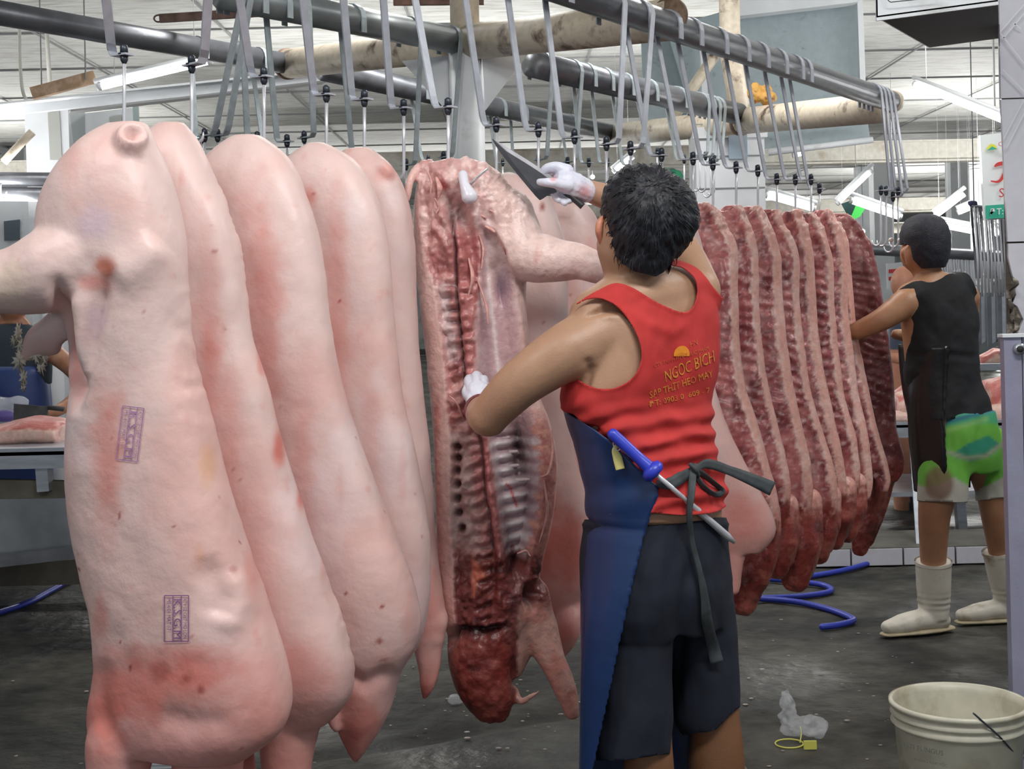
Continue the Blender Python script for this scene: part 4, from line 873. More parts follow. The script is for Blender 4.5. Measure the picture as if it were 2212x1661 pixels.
# gloves
m_glove = mat('thin_white_glove', attr=True, rough=.4, bump=.0012, bscale=90, sss=.15)
def hand(name, chains, seedc, par, palms, cuff):
    g = G()
    for c, r, R in palms: g.ell(c, r, R, seg=20, rn=12)
    for pts, rad in chains: g.tube(curve3(pts, 18), rad, 14, dome=True)
    V, F = remesh(g, .0021, 3); N = normals(V, F); u, v = proj(V)
    V = V + N * (.0014 * fbm(V, 60, 3, 5))[:, None]
    C = np.tile(srgb(222, 224, 238), (len(V), 1)); mixc(C, srgb(196, 200, 222), sstep(fbm(V, 30, 3, 3), 0, .4) * .5)
    for (a, b, r1, col, s) in seedc: mixc(C, col, np.exp(-((u - a) ** 2 + (v - b) ** 2) / r1 ** 2) * s)
    o = mk(name, V, F, m_glove, par, True, C); tag(o, 'thin pale rubber glove')
    return o
YH = 1.93
def Q(u, v, y=0.0): return P(u, v, YH + y)
gR = hand('glove', [([Q(1262, 412, .02), Q(1240, 402, .01), Q(1220, 392, 0)], [.03, .034, .03]),
    ([Q(1225, 402, -.02), Q(1200, 396, -.035), Q(1180, 394, -.038), Q(1166, 393, -.03)], [.016, .0125, .011, .0085]),     # thumb, outer side of the blade
    ([Q(1224, 370, .0), Q(1200, 362, .0), Q(1180, 366, .006), Q(1170, 380, .012)], [.018, .0145, .0125, .0095]),         # index finger over the spine
    ([Q(1222, 380, .025), Q(1202, 378, .038), Q(1196, 400, .034), Q(1200, 424, .008), Q(1206, 432, -.006)], [.015, .013, .012, .0105, .008]),
    ([Q(1232, 388, .025), Q(1214, 388, .042), Q(1208, 410, .036), Q(1213, 430, .008), Q(1219, 438, -.006)], [.015, .013, .012, .0105, .008]),
    ([Q(1242, 396, .025), Q(1228, 398, .04), Q(1222, 414, .034), Q(1226, 428, .01), Q(1230, 434, -.002)], [.013, .011, .0105, .009, .007])],
    [(1195, 386, 7, srgb(220, 130, 130), .7), (1264, 415, 16, srgb(222, 150, 150), .8)], man, [(Q(1226, 392, .005), (.036, .022, .026), None)], None)
YH = 1.90
gL = hand('glove', [([Q(1040, 885, -.04), Q(1034, 868, -.01), Q(1030, 850, .0)], [.032, .031, .03]),
    ([Q(1018, 862, -.02), Q(1008, 848, 0), Q(1012, 828, .03)], [.014, .012, .009]),
    ([Q(1018, 838, .0), Q(1012, 822, .03), Q(1018, 818, .06), Q(1022, 826, .08)], [.0135, .012, .011, .009]),
    ([Q(1030, 832, .0), Q(1028, 814, .03), Q(1032, 812, .06), Q(1034, 822, .08)], [.0135, .0125, .011, .009]),
    ([Q(1042, 838, .0), Q(1044, 822, .03), Q(1046, 822, .06), Q(1046, 832, .08)], [.013, .012, .011, .009]),
    ([Q(1052, 848, .0), Q(1056, 836, .03), Q(1058, 838, .055), Q(1056, 846, .07)], [.012, .01, .0095, .008])],
    [(1018, 888, 16, srgb(222, 160, 156), .8)], man, [(Q(1034, 850, .0), (.032, .026, .03), None)], None)
g = G(); c = [P(1016 + 26 * math.cos(a) + 4, 896 + 14 * math.sin(a) + 0, 1.79 + .03 * math.sin(a)) for a in np.linspace(0, 2 * math.pi, 20)]
g = G(); pc = P(1040, 886, 1.80); 
for k in range(1): g.tube([pc + .037 * (math.cos(a) * CR + math.sin(a) * (CU * .9 + CF * .4)) for a in np.linspace(0, 2 * math.pi, 25)], .004, 8, caps=False)
g.obj('bracelet', mat('dark_red_cord', (.16, .03, .04), rough=.6), man)

# knife in the raised hand
YK = 1.93
kn = thing('butcher_knife', 'broad dark steel butcher knife held up in the raised gloved hand', 'knife', P(1130, 370, YK))
outl = smooth_poly([(1062, 300), (1066, 300), (1100, 321), (1150, 352), (1192, 380), (1214, 402), (1206, 414), (1186, 420), (1169, 432), (1164, 432), (1135, 398), (1098, 352), (1075, 322)], 1)
g = G(); n = len(outl); cu_, cv_ = 1150, 378
Vt = [P(a, b, YK) for a, b in outl]; inn = [P(lerp(a, cu_, .35), lerp(b, cv_, .35), YK - .0022) for a, b in outl]; inb = [P(lerp(a, cu_, .35), lerp(b, cv_, .35), YK + .0022) for a, b in outl]
F = []
for i in range(n):
    j = (i + 1) % n; F += [(i, j, n + j, n + i), (j, i, 2 * n + i, 2 * n + j)]
F += [tuple(range(n, 2 * n)), tuple(range(3 * n - 1, 2 * n - 1, -1))]
mk('blade', Vt + inn + inb, F, mat('dark_blade_steel', (.1, .1, .11), rough=.35, metal=.7, var=.25, vscale=20), kn, False)
g = G(); g.tube(curve3([P(1196, 398, YK), P(1222, 416, YK), P(1245, 434, YK), P(1259, 446, YK)], 14), [.009, .011, .011, .012], 12, flat=.7, dome=False); g.obj('handle', mat('dark_handle', (.03, .03, .035), rough=.5), kn)
# knife stuck in the ham
ANCH = (Y6, 3.5)
k2 = thing('boning_knife', 'slim steel blade stuck across the top of the opened carcass', 'knife', P(1032, 382, Y6 - .09))
g = G(); g.tube([P(1012, 403, Y6 - .1), P(1034, 381, Y6 - .115), P(1053, 364, Y6 - .125)], [.0055, .0055, .0045], 10, flat=.5); g.obj('blade', m_rod, k2)
ANCH = (1.72, 3.17)
# sharpening steel tucked in the apron string
def SY(u, v, o): return P(u, v, surfY(u, v) - o)
ss = thing('sharpening_steel', 'sharpening steel with a blue handle tucked in the apron string at his back', 'sharpening steel', SY(1400, 1010, .02))
g = G(); h0, h1 = SY(1324, 938, .02), SY(1404, 1012, .03); g.tube(curve3([h0, lerp(h0, h1, .3), lerp(h0, h1, .7), h1], 20), [.0125, .013, .0125, .015], 16, dome=True)
dr = (h1 - h0) / np.linalg.norm(h1 - h0); g.tube([h1 - dr * .006, h1, h1 + dr * .012, h1 + dr * .02], [.014, .024, .026, .02], 20)
g.obj('handle', mat('blue_plastic', (.03, .05, .5), rough=.35), ss)
r0, r1 = h1 + dr * .02, SY(1586, 1171, .02); g = G(); g.tube([r0, lerp(r0, r1, .3), lerp(r0, r1, .5), lerp(r0, r1, .9), r1], [.005, .0055, .0075, .0085, .004], 14); g.obj('rod', m_rod, ss)
rg = SY(1334, 956, .03); g = G(); g.tube([rg + .017 * (math.cos(a) * .55 * CR + math.sin(a) * CU) for a in np.linspace(0, 2 * math.pi, 22)], .0011, 6, caps=False); g.obj('ring', m_rod, ss)
tg = ribbon('tag', [(1336, 958, 1.56), (1328, 972, 1.56), (1334, 990, 1.56), (1340, 1014, 1.56)], [6, 12, 20, 20], mat('yellow_tag', (.66, .6, .22), rough=.5), ss, t=.0015); tag(tg, 'yellow plastic tag')

ANCH = None
# ------------------------------------------------------------------ the hall
def quadobj(name, pts, mtl, thick=0.0, parent=None, kind=None, ndir=None):
    """slab from a 4+ point outline, given real thickness along ndir"""
    p = np.array(pts, float); n = len(p)
    if ndir is None: ndir = np.cross(p[1] - p[0], p[2] - p[0]); ndir = ndir / np.linalg.norm(ndir)
    q = p + np.asarray(ndir) * thick; V = np.concatenate([p, q]); F = [tuple(range(n)), tuple(range(2 * n - 1, n - 1, -1))] + [(i, n + i, n + (i + 1) % n, (i + 1) % n) for i in range(n)]
    o = mk(name, V, F, mtl, parent, False)
    bm = bmesh.new(); bm.from_mesh(o.data); bmesh.ops.recalc_face_normals(bm, faces=bm.faces); bm.to_mesh(o.data); bm.free()
    if kind: o['kind'] = kind
    return o
ZC = 3.45
m_floor = mat('wet_dark_concrete', (.072, .070, .058), rough=.42, col2=(.022, .022, .021), m2=(.4, .58), scale2=1.5, var=.4, vscale=11, bump=.016, bscale=14, detail=9, spec=.25)
nt = m_floor.node_tree   # puddles: smoother where the slow noise is high
n_ = nt.nodes.new('ShaderNodeTexNoise'); n_.inputs['Scale'].default_value = 1.1; mr = nt.nodes.new('ShaderNodeMapRange'); mr.inputs[1].default_value = .48; mr.inputs[2].default_value = .6; mr.inputs[3].default_value = .7; mr.inputs[4].default_value = .3
tcn = [x for x in nt.nodes if x.type == 'TEX_COORD'][0]; nt.links.new(tcn.outputs['Object'], n_.inputs['Vector']); nt.links.new(n_.outputs['Fac'], mr.inputs[0]); nt.links.new(mr.outputs[0], nt.nodes['Principled BSDF'].inputs['Roughness'])
# floor as a fine uneven sheet near by
gx = np.concatenate([np.linspace(-20, -2.6, 12), np.linspace(-2.4, 2.8, 180), np.linspace(3.0, 20, 12)]); gy = np.concatenate([np.linspace(-3, 3.0, 8), np.linspace(3.2, 8.5, 170), np.linspace(9, 43, 16)])
X, Y = np.meshgrid(gx, gy); pts = np.stack([X.ravel(), Y.ravel(), np.zeros(X.size)], 1); near = (sstep(pts[:, 1], 3.0, 3.4) * (1 - sstep(pts[:, 1], 7.5, 8.5)) * sstep(pts[:, 0], -2.5, -2.0) * (1 - sstep(pts[:, 0], 2.2, 2.8)))
pts[:, 2] = near * (.006 * fbm(pts, 3, 3, 4) + .003 * fbm(pts, 18, 2, 7)) - .004
# shallow drain channel across the left foreground
dd, _ = segd(pts[:, 0], pts[:, 1], [(-2.4, 3.7), (-.9, 4.15), (.2, 4.7)]); pts[:, 2] -= .02 * np.exp(-(dd / .05) ** 2)
nx = len(gx); F = [(j * nx + i, j * nx + i + 1, (j + 1) * nx + i + 1, (j + 1) * nx + i) for j in range(len(gy) - 1) for i in range(nx - 1)]
o = mk('floor', pts, F, m_floor); tag(o, 'dark wet stained concrete floor', kind='structure')
m_ceil = mat('foil_insulation', (.6, .61, .59), rough=.5, metal=.1, col2=(.42, .42, .39), m2=(.46, .66), scale2=5.0, stretch=(.8, 3.0, 1), var=.08, vscale=9, bump=.02, bscale=5, detail=8)
ceil = mk('ceiling', [(-20, -3, ZC), (20, -3, ZC), (20, 43, ZC), (-20, 43, ZC), (-20, -3, ZC + .1), (20, -3, ZC + .1), (20, 43, ZC + .1), (-20, 43, ZC + .1)], [(0, 1, 2, 3), (7, 6, 5, 4), (0, 4, 5, 1), (1, 5, 6, 2), (2, 6, 7, 3), (3, 7, 4, 0)], m_ceil, None, False); ceil['kind'] = 'structure'
m_wire = mat('ceiling_wire', (.25, .26, .26), rough=.6)
for k in range(20):
    g = G(); y = 4.2 + 1.6 * k; g.box((0, y, ZC - .008), (38, .014, .014)); g.obj('ceiling_batten', m_wire, ceil, False)
for k in range(14):
    g = G(); x = -9.1 + 1.4 * k; g.box((x, 20, ZC - .02), (.014, 40, .012)); g.obj('ceiling_batten', m_wire, ceil, False)
m_bigb = mat('cream_beam', (.6, .58, .52), rough=.6, col2=(.35, .28, .2), m2=(.55, .75), scale2=3, var=.1)
for i, (y, z) in enumerate([(17.1, 3.05), (26, 2.95), (34.0, 2.9)]):
    g = G(); g.box((0, y, z), (38, .16, .22)); g.box((0, y, z + .12), (38, .24, .02)); g.box((0, y, z - .12), (38, .24, .02)); o = g.obj('trim_%d' % (i + 1), m_bigb, None, False); o['kind'] = 'structure'; o['label'] = 'cream roof beam crossing the hall'
g = G(); g.box((0, 42, 1.7), (40, .2, 3.5)); o = g.obj('wall_back', mat('far_wall', (.75, .77, .76), rough=.7, col2=(.45, .5, .5), m2=(.5, .6), scale2=1.5), None, False); o['kind'] = 'structure'

# --- rail frame
fr = thing('hanging_rail_frame', 'welded frame of grey steel hanging rails on worn cream cross pipes with a white post', 'meat rail', (0.0, 3.0, 0))
def pipe(name, a, b, r, m, par=fr, seg=28, label=None):
    g = G(); g.tube([a, lerp(a, b, .5), b], r, seg); o = g.obj(name, m, par)
    if label: o['label'] = label
    return o
RC1 = P(1400, 40, 2.474); RC2 = P(1928, 220, 3.38); dC = (RC2 - RC1); RC0 = RC1 - dC * 1.45
railC = pipe('rail', RC0, RC2, .045, m_pipe, label='longest rail, nearest the aisle')
gp = G(); gp.tube([RC2 - dC * .012, RC2 + dC * .004], .049, 28); gp.obj('end_cap', m_cream, railC)
A0, A1 = P(-160, 0, 2.8), P(622, 138, 3.6); pipe('rail', A0, A1, .047, m_pipe)
B0, B1 = P(480, -14, 2.42), P(985, 88, 3.0); pipe('rail', B0, B1, .05, m_pipel)
D0, D1 = P(1150, 138, 3.22), P(1595, 246, 4.06); pipe('rail', D0, D1, .056, m_pipe)
E0, E1 = P(700, 150, 3.68), P(1330, 290, 4.9); pipe('rail', E0, E1, .055, m_pipe)
X0, X1, X2 = P(622, 138, 3.62), P(1005, 92, 3.02), P(1452, 42, 2.56)
pipe('cross_pipe', X0, X1, .068, m_cream, label='worn cream cross pipe'); pipe('cross_pipe', X1, X2, .068, m_cream, label='worn cream cross pipe with rust')
pipe('cross_pipe', P(1325, 292, 4.9), P(1600, 262, 4.1), .068, m_cream); pipe('cross_pipe', P(1600, 262, 4.1), P(1905, 232, 3.42), .068, m_cream)
pipe('cross_pipe', P(1450, -75, 2.2), P(1230, -70, 3.0), .06, m_cream)
for c, r in ((X1, .074), (P(1600, 262, 4.1), .075), (X0, .072), (P(1446, 36, 2.545), .062)):
    d_ = (X1 - X0) / np.linalg.norm(X1 - X0) if r > .065 else dC / np.linalg.norm(dC)
    g = G(); g.tube([c - d_ * .012, c + d_ * .012], r, 28); g.obj('weld_collar', mat('rusty_weld', (.2, .13, .09), rough=.7, var=.4, vscale=40), fr)
pX = X1.copy(); g = G(); g.tube([(pX[0], pX[1], ZC), (pX[0] - .0, pX[1], pX[2])], .056, 28); g.obj('post', m_cream, fr)
g = G(); g.tube([(pX[0], pX[1], pX[2]), (pX[0], pX[1], -.01)], .067, 32); g.obj('post', m_white, fr)['label'] = 'white round post'
def gus(a, b, c, y): quadobj('gusset_plate', [P(*a, y), P(*b, y), P(*c, y)], m_white, .012, fr, None, (0, 1, 0))
gus((985, 118), (985, 262), (868, 132), 3.02); gus((1040, 118), (1148, 106), (1050, 236), 3.0); gus((1040, 118), (1050, 236), (1046, 240), 3.02)

# --- hooks
m_flat = m_strap
def rail_at(a, b, u):
    ts = np.linspace(0, 1, 400); pp = a + (b - a) * ts[:, None]; pu, _ = proj(pp); return pp[np.abs(pu - u).argmin()]
HN = [0]
def hook(bolt, railp, rdir, rr, label, group, ms=m_strap, side=1, rodlen=.15, empty=False):
    """flat bar bent over the rail, foot bent out at the bottom, swivel bolt, round rod ending in a J hook"""
    bolt = np.asarray(bolt, float); t = thing('meat_hook', label, 'meat hook', railp, group); bk_ = -1.0 if 'loaded' in label else 1.0
    rd = rdir / np.linalg.norm(rdir); z = np.array([0, 0, 1.0]); pr = np.cross(rd, z); pr /= np.linalg.norm(pr)   # horizontal, across the rail
    if pr[1] > 0: pr = -pr
    pr = pr * side; W = .0125 * (1.0); foot = .042
    foot0 = bolt - pr * foot; foot0[2] = bolt[2] + .002
    # strap centre line: tail behind the rail, over the top, down to the foot, along the foot
    # at the rail the strap leaves on the far side from the foot direction
    R = rr + .003; cl = [railp + pr * R * 1.0 + z * (-.05)]
    for a in np.linspace(0, math.pi, 9): cl.append(railp + pr * R * math.cos(a) + z * R * math.sin(a))
    top = cl[-1]; cl += [lerp(top, foot0, .1), lerp(top, foot0, .5), lerp(top, foot0, .93), foot0 + z * .012 , foot0 + pr * .008, bolt + pr * .02]
    V = []; th = .0022
    cl = np.array(cl); T = np.gradient(cl, axis=0); T /= np.linalg.norm(T, axis=1)[:, None]
    for c, tt in zip(cl, T):
        nn = np.cross(tt, rd); nn /= np.linalg.norm(nn)
        V += [c + rd * W + nn * th, c - rd * W + nn * th, c - rd * W - nn * th, c + rd * W - nn * th]
    F = []
    for i in range(len(cl) - 1):
        for j in range(4): k = (j + 1) % 4; F.append((i * 4 + j, i * 4 + k, i * 4 + 4 + k, i * 4 + 4 + j))
    n = len(cl) * 4; F += [(0, 1, 2, 3), (n - 1, n - 2, n - 3, n - 4)]
    mk('strap', V, F, ms, t, False)
    g = G(); g.tube([bolt + z * .024, bolt + z * .02, bolt + z * .004], [.005, .009, .0095], 8); g.tube([bolt + z * .004, bolt + z * .001], .014, 14); g.tube([bolt - z * .002, bolt - z * .012, bolt - z * .02], [.0095, .0085, .004], 10); g.obj('swivel_nut', m_nut, t)
    dn = -CU; b = bolt - z * .012; e = b + dn * rodlen
    pts = [b, lerp(b, e, .5), e]
    for a in np.linspace(.3, math.pi * 1.05, 8): pts.append(e + pr * bk_ * .02 * (1 - math.cos(a)) + dn * .022 * math.sin(a))
    g = G(); g.tube(pts, [.0042] * 6 + [.004, .003, .0012], 8); g.obj('hook_rod', m_rod, t)
    return t
MAIN = [(268, 119), (414, 141), (570, 166), (705, 205), (787, 215), (872, 234), (968, 232), (1072, 271), (1163, 282), (1241, 297), (1310, 312), (1362, 322), (1429, 336), (1497, 344), (1540, 356), (1590, 363), (1637, 370), (1678, 388), (1718, 389), (1752, 389), (1770, 408)]
LEAN = [.11, -.02, .2, .13, .07, .04, .22, .16, .13, .12, .01, -.03]
ONM = 'meat hooks carrying the carcasses on the nearest rail'
ordn = ['first', 'second', 'third', 'fourth', 'fifth', 'sixth', 'seventh', 'eighth', 'ninth', 'tenth', 'eleventh', 'twelfth', 'thirteenth', 'fourteenth', 'fifteenth', 'sixteenth', 'seventeenth', 'eighteenth', 'nineteenth', 'twentieth', 'twenty-first']
for k, (bu, bv) in enumerate(MAIN):
    Yb = rowY(bu) + (-.125 if k == 6 else .01)
    if k >= 12: Yb = [2.42, 2.5, 2.62, 2.7, 2.78, 2.86, 2.93, 3.0, 3.07][k - 12]
    b = P(bu, bv, Yb)
    # the rail point: above the bolt, displaced back along the rail as the straps lean
    L_ = .42 * FPX / (Yb * KD); ln = LEAN[k] * .6 if k < len(LEAN) else .14; rp = rail_at(RC0, RC2, bu - (20 * 1.55 / Yb) * (-1 if k in (1, 10, 11) else 1) - ln * L_)
    hook(b, rp, dC, .045, '%s loaded meat hook from the left on the nearest rail' % ordn[k], ONM, side=-1 if k in (1, 10, 11) else 1, rodlen=.15 if k < 12 else .12)
for k, (bu, bv) in enumerate([(1903, 412), (1914, 413), (1929, 426), (1940, 415)]):
    b = P(bu, bv, 3.36); rp = RC1 + dC * (.88 + .022 * k)
    hook(b, rp, dC, .045, ['leftmost', 'second from the left', 'lowest', 'rightmost'][k] + ' of the four empty meat hooks bunched at the rail end', 'empty meat hooks at the end of the nearest rail', rodlen=.2, side=-1)
# loops of the hooks pushed along the nearest rail seen only as bent tops are the ones above
def hooks_on(a, b, rr, lst, where, group, ms, rod=.14):
    for k, (tu, bu, bv, sd) in enumerate(lst):
        rp = rail_at(a, b, tu); Yb = rp[1] / KD; bb = P(bu, bv, Yb); hook(bb, rp, b - a, rr, '%s empty meat hook from the left on %s' % (ordn[k], where), group, ms, sd, rod)
hooks_on(B0, B1, .05, [(500, 442, 294, -1), (516, 470, 294, -1), (548, 556, 300, 1), (600, 620, 306, 1), (640, 657, 298, -1), (760, 782, 336, 1), (886, 877, 357, -1), (972, 958, 340, -1)], 'the second rail', 'empty meat hooks on the second rail', m_strapd)
hooks_on(D0, D1, .056, [(1168, 1163, 345, -1), (1232, 1226, 350, -1), (1262, 1272, 352, 1), (1300, 1312, 352, 1), (1345, 1362, 356, 1), (1396, 1420, 330, 1), (1460, 1478, 345, 1), (1510, 1512, 335, -1), (1522, 1524, 338, -1), (1534, 1535, 350, -1), (1544, 1543, 345, -1)], 'the short middle rail beyond the white post', 'empty meat hooks on the middle rail', m_strapd)
hooks_on(A0, A1, .047, [(430, 438, 300, 1), (560, 585, 330, 1)], 'the left rear rail', 'empty meat hooks on the left rear rail', m_strapd)
hooks_on(E0, E1, .055, [(905, 925, 345, 1), (1075, 1086, 352, 1), (1120, 1122, 350, 1), (1230, 1240, 362, 1)], 'the far rear rail', 'empty meat hooks on the far rear rail', m_strapd)

# --- far post box, grey board, beam with things
bx = thing('cabinet_post', 'white square column under the far cross pipe', 'column', P(1570, 640, 4.25) * np.array([1, 1, 0]))
g = G(); c = P(1572, 500, 4.32); zt = P(1572, 275, 4.2)[2]; g.box((c[0], c[1], zt / 2), (.37, .3, zt)); g.obj('column_body', m_white, bx, False)
g = G(); g.box((c[0] - .0, c[1] - .155, zt - .02), (.4, .02, .06)); g.obj('column_cap', m_white, bx, False)
g = G(); g.box((c[0] + .04, c[1] - .16, P(0, 345, 4.2)[2]), (.1, .02, .16)); g.obj('notice_plate', mat('pale_blue_notice', (.35, .45, .55), rough=.5), bx, False)
for i in range(5):
    g = G(); g.box((c[0], c[1] - .153, P(0, 300 + 70 * i, 4.2)[2]), (.365, .006, .006)); g.obj('tile_joint', m_wire, bx, False)
g = G(); q0, q1 = P(1578, 118, 4.15), P(1602, 262, 4.15); g.tube([(q0[0], q0[1], ZC), q0, q1], .055, 20); g.obj('upper_post', m_cream, bx)
m_board = mat('grey_blue_board', (.33, .40, .43), rough=.5, col2=(.22, .27, .29), m2=(.6, .7), scale2=14, var=.06)
bd = thing('sheet_board', 'large grey-blue sheet metal panel hanging behind the rails', 'panel', P(1640, 120, 5.2))
quadobj('sheet', [P(1440, 60, 5.2), P(1850, -60, 5.2), P(1862, 238, 5.2), P(1500, 268, 5.2)], m_board, .03, bd, None, (0, 1, 0))
quadobj('sheet', [P(1385, 78, 5.3), P(1495, 62, 5.3), P(1520, 300, 5.3), P(1392, 300, 5.3)], m_board, .03, bd, None, (0, 1, 0))
quadobj('sheet', [P(1640, 240, 5.2), P(1868, 222, 5.2), P(1880, 300, 5.2), P(1650, 322, 5.2)], m_board, .03, bd, None, (0, 1, 0))
quadobj('top_rail', [P(1570, 28, 5.1), P(1600, 34, 5.1), P(1855, 4, 5.1), P(1855, -60, 5.1), P(1565, -60, 5.1)], m_white, .12, bd, None, (0, 1, 0))
quadobj('edge_strip', [P(1852, 0, 5.12), P(1864, 0, 5.12), P(1872, 236, 5.12), P(1860, 236, 5.12)], m_white, .05, bd, None, (0, 1, 0))
quadobj('edge_strip', [P(1512, 90, 5.12), P(1524, 88, 5.12), P(1530, 225, 5.12), P(1518, 225, 5.12)], m_white, .04, bd, None, (0, 1, 0))
g = G(); g.tube([P(1560, 95, 4.9), P(1450, 260, 4.9)], .035, 16); g.obj('brace', m_cream, bd)
g = G(); g.tube([P(1660, 330, 5.0), P(1885, 302, 5.0)], .02, 12); g.obj('conduit', m_white, bd)
rg_ = thing('crumpled_cloth', 'crumpled orange-brown cloth lying on the far cream pipe', 'cloth', P(1642, 222, 4.0))
g = G(); g.ell(P(1632, 202, 4.0), (.04, .04, .055), seg=20); g.ell(P(1658, 212, 3.98), (.045, .04, .035), seg=20); g.ell(P(1655, 192, 4.0), (.03, .03, .02), seg=16)
V, F = remesh(g, .006, 2); N = normals(V, F); V = V + N * (.012 * fbm(V, 40, 3, 4))[:, None]; mk('cloth', V, F, mat('orange_cloth', (.5, .27, .06), rough=.7, col2=(.2, .07, .02), m2=(.55, .65), scale2=30), rg_)
nx_ = thing('green_net', 'green plastic sack hanging beside the white square column', 'sack', P(1448, 390, 4.6))
g = G(); g.ell(P(1448, 385, 4.6), (.08, .06, .06), seg=20); g.ell(P(1452, 420, 4.6), (.07, .06, .1), seg=20); V, F = remesh(g, .012, 2); V = V + normals(V, F) * (.015 * fbm(V, 20, 3, 4))[:, None]; mk('sack', V, F, mat('green_plastic', (.02, .3, .14), rough=.35, col2=(.02, .1, .09), m2=(.5, .6), scale2=12), nx_)
nx_ = thing('green_banner', 'green and black flag-like banner hanging far behind the red halves', 'banner', P(1850, 450, 9)); g = G(); q = P(1850, 440, 9.05); g.tube([q, (q[0], q[1], ZC)], .004, 6); g.obj('cord', m_wire, nx_)
quadobj('cloth', [P(1835, 478, 9), P(1850, 440, 9), P(1880, 432, 9), P(1858, 468, 9)], mat('bright_green', (.05, .6, .08), rough=.6), .02, nx_); quadobj('cloth', [P(1818, 440, 9.1), P(1846, 430, 9.1), P(1850, 442, 9.1), P(1836, 474, 9.1)], mat('dark_teal', (.02, .08, .08), rough=.6), .02, nx_)

# --- fluorescent tubes
m_tube = mat('fluorescent_tube', (1, 1, 1), emit=(1, .99, .97), estr=14.0); m_tubed = mat('far_tube', (1, 1, 1), emit=(1, .98, .93), estr=8.0)
def tubelight(a, b, r, label, m=m_tube, hold=True, group='fluorescent tube lights'):
    a = np.array(a); b = np.array(b); t = thing('tube_light', label, 'light', (a + b) / 2, group)
    g = G(); g.tube([a, lerp(a, b, .5), b], r, 12); g.obj('tube', m, t); d = (b - a) / np.linalg.norm(b - a)
    up = np.array([0, 0, 1.0]) * (r * 2.1)
    g = G(); g.tube([a - d * .04 + up, b + d * .04 + up], r * .9, 8, flat=.9); g.obj('batten', m_white, t)
    for e, s in ((a, -1), (b, 1)):
        g = G(); g.tube([e, e + d * s * .025], r * 1.1, 10); g.obj('end_cap', m_white, t)
    if hold:
        g = G()
        for f in (.12, .88): c = lerp(a, b, f) + up; g.tube([c, (c[0], c[1], ZC)], .0025 if a[1] < 8 else .0012, 5)
        g.obj('hanger', m_white, t)
tubelight(P(220, 187, 4.0), P(448, 133, 4.0), .017, 'bright tube light above the white beam, upper left')
tubelight(P(1980, 183, 4.2), P(2190, 268, 3.5), .016, 'long tube light hanging at upper right beside the tiled pillar')
for (a, b, Y, l) in [((1812, 436), (1878, 372), 6.5, 'tilted tube light right of the rail end'), ((1658, 422), (1756, 450), 7.5, 'tube light behind the third red half carcass'), ((1842, 434), (1942, 468), 7.5, 'tube light just left of the empty hooks'),
                     ((2022, 465), (2078, 422), 8.5, 'tube light above the head of the man in black'), ((2040, 487), (2106, 500), 8, 'low far tube light right of the head of the man in black'), ((2072, 458), (2096, 448), 9, 'short far tube light beside the hanging sign'), ((1330, 368), (1362, 342), 6, 'tube light just above the raised knife hand'),
                     ((1716, 334), (1730, 331), 9, 'small far tube light under the cream pipe'), ((548, 92), (572, 88), 7.5, 'small far tube light behind the left rail'), ((2110, 470), (2155, 505), 7.6, 'far tube light under the hanging sign')]:
    tubelight(P(*a, Y), P(*b, Y), .0042 * Y / 1.3 if Y < 7 else .03, l, m_tubed, True)
g = 'distant round lamps behind the white post'
for k, (a, b) in enumerate([(1058, 346), (1073, 347), (1087, 350), (1864, 500), (2140, 480), (2150, 462), (2158, 478), (1280, 382)]):
    o = thing('distant_lamp', ['left of two round far lamps beside the white post', 'right of two round far lamps beside the white post', 'dim far lamp under the knife tip', 'small round far lamp beside the dark half carcass', 'lowest far lamp beside the pillar edge', 'highest far lamp beside the pillar edge', 'rightmost far lamp beside the pillar edge', 'far lamp glimpsed under the raised glove'][k], 'lamp', P(a, b, 12), g)
    q = G(); q.ell(P(a, b, 12), (.035, .035, .035), seg=14, rn=8); q.obj('bulb', m_tubed, o); q = G(); q.tube([P(a, b, 12) + np.array([0, 0, .035]), (P(a, b, 12)[0], P(a, b, 12)[1], ZC)], .006, 6); q.obj('cord', m_wire, o)

# --- left background: beam, cabinet, pipes, far tables
bm_ = thing('steel_beam', 'white painted steel beam running above the left carcasses', 'beam', P(400, 180, 4.4))
def bar3(name, a, b, w, h, m, par, Yoff=0):
    a = np.asarray(a); b = np.asarray(b); d = b - a; L = np.linalg.norm(d); d /= L; s = np.cross(d, [0, 0, 1.0]); s /= np.linalg.norm(s); up = np.cross(s, d)
    V = [p + s * i * w / 2 + up * j * h / 2 for p in (a, b) for i, j in ((-1, -1), (1, -1), (1, 1), (-1, 1))]
    return mk(name, V, [(0, 3, 2, 1), (4, 5, 6, 7), (0, 1, 5, 4), (1, 2, 6, 5), (2, 3, 7, 6), (3, 0, 4, 7)], m, par, False)
bar3('web', P(-60, 243, 4.2), P(700, 165, 4.5), .05, .07, m_white, bm_); bar3('flange', P(-60, 233, 4.17), P(700, 153, 4.47), .12, .012, m_white, bm_); bar3('flange', P(150, 242, 4.2), P(700, 178, 4.5), .12, .01, m_wire, bm_)
cb = thing('electrical_cabinet', 'white metal cabinet with a grey inset strip, behind the leftmost carcass', 'cabinet', P(100, 400, 4.6))
quadobj('cabinet_body', [P(52, 225, 4.6), P(146, 212, 4.6), P(180, 1130, 4.6), P(90, 1130, 4.6)], m_white, .25, cb, None, (0, 1, 0)); quadobj('inset_strip', [P(103, 243, 4.595), P(128, 240, 4.595), P(134, 345, 4.595), P(108, 345, 4.595)], mat('grey_inset', (.42, .43, .41), rough=.5), .01, cb, None, (0, 1, 0))
quadobj('side_door', [P(146, 212, 4.6), P(181, 216, 4.75), P(184, 380, 4.75), P(150, 380, 4.6)], mat('pale_grey_door', (.5, .55, .57), rough=.5), .02, cb, None, (0, 1, 0))
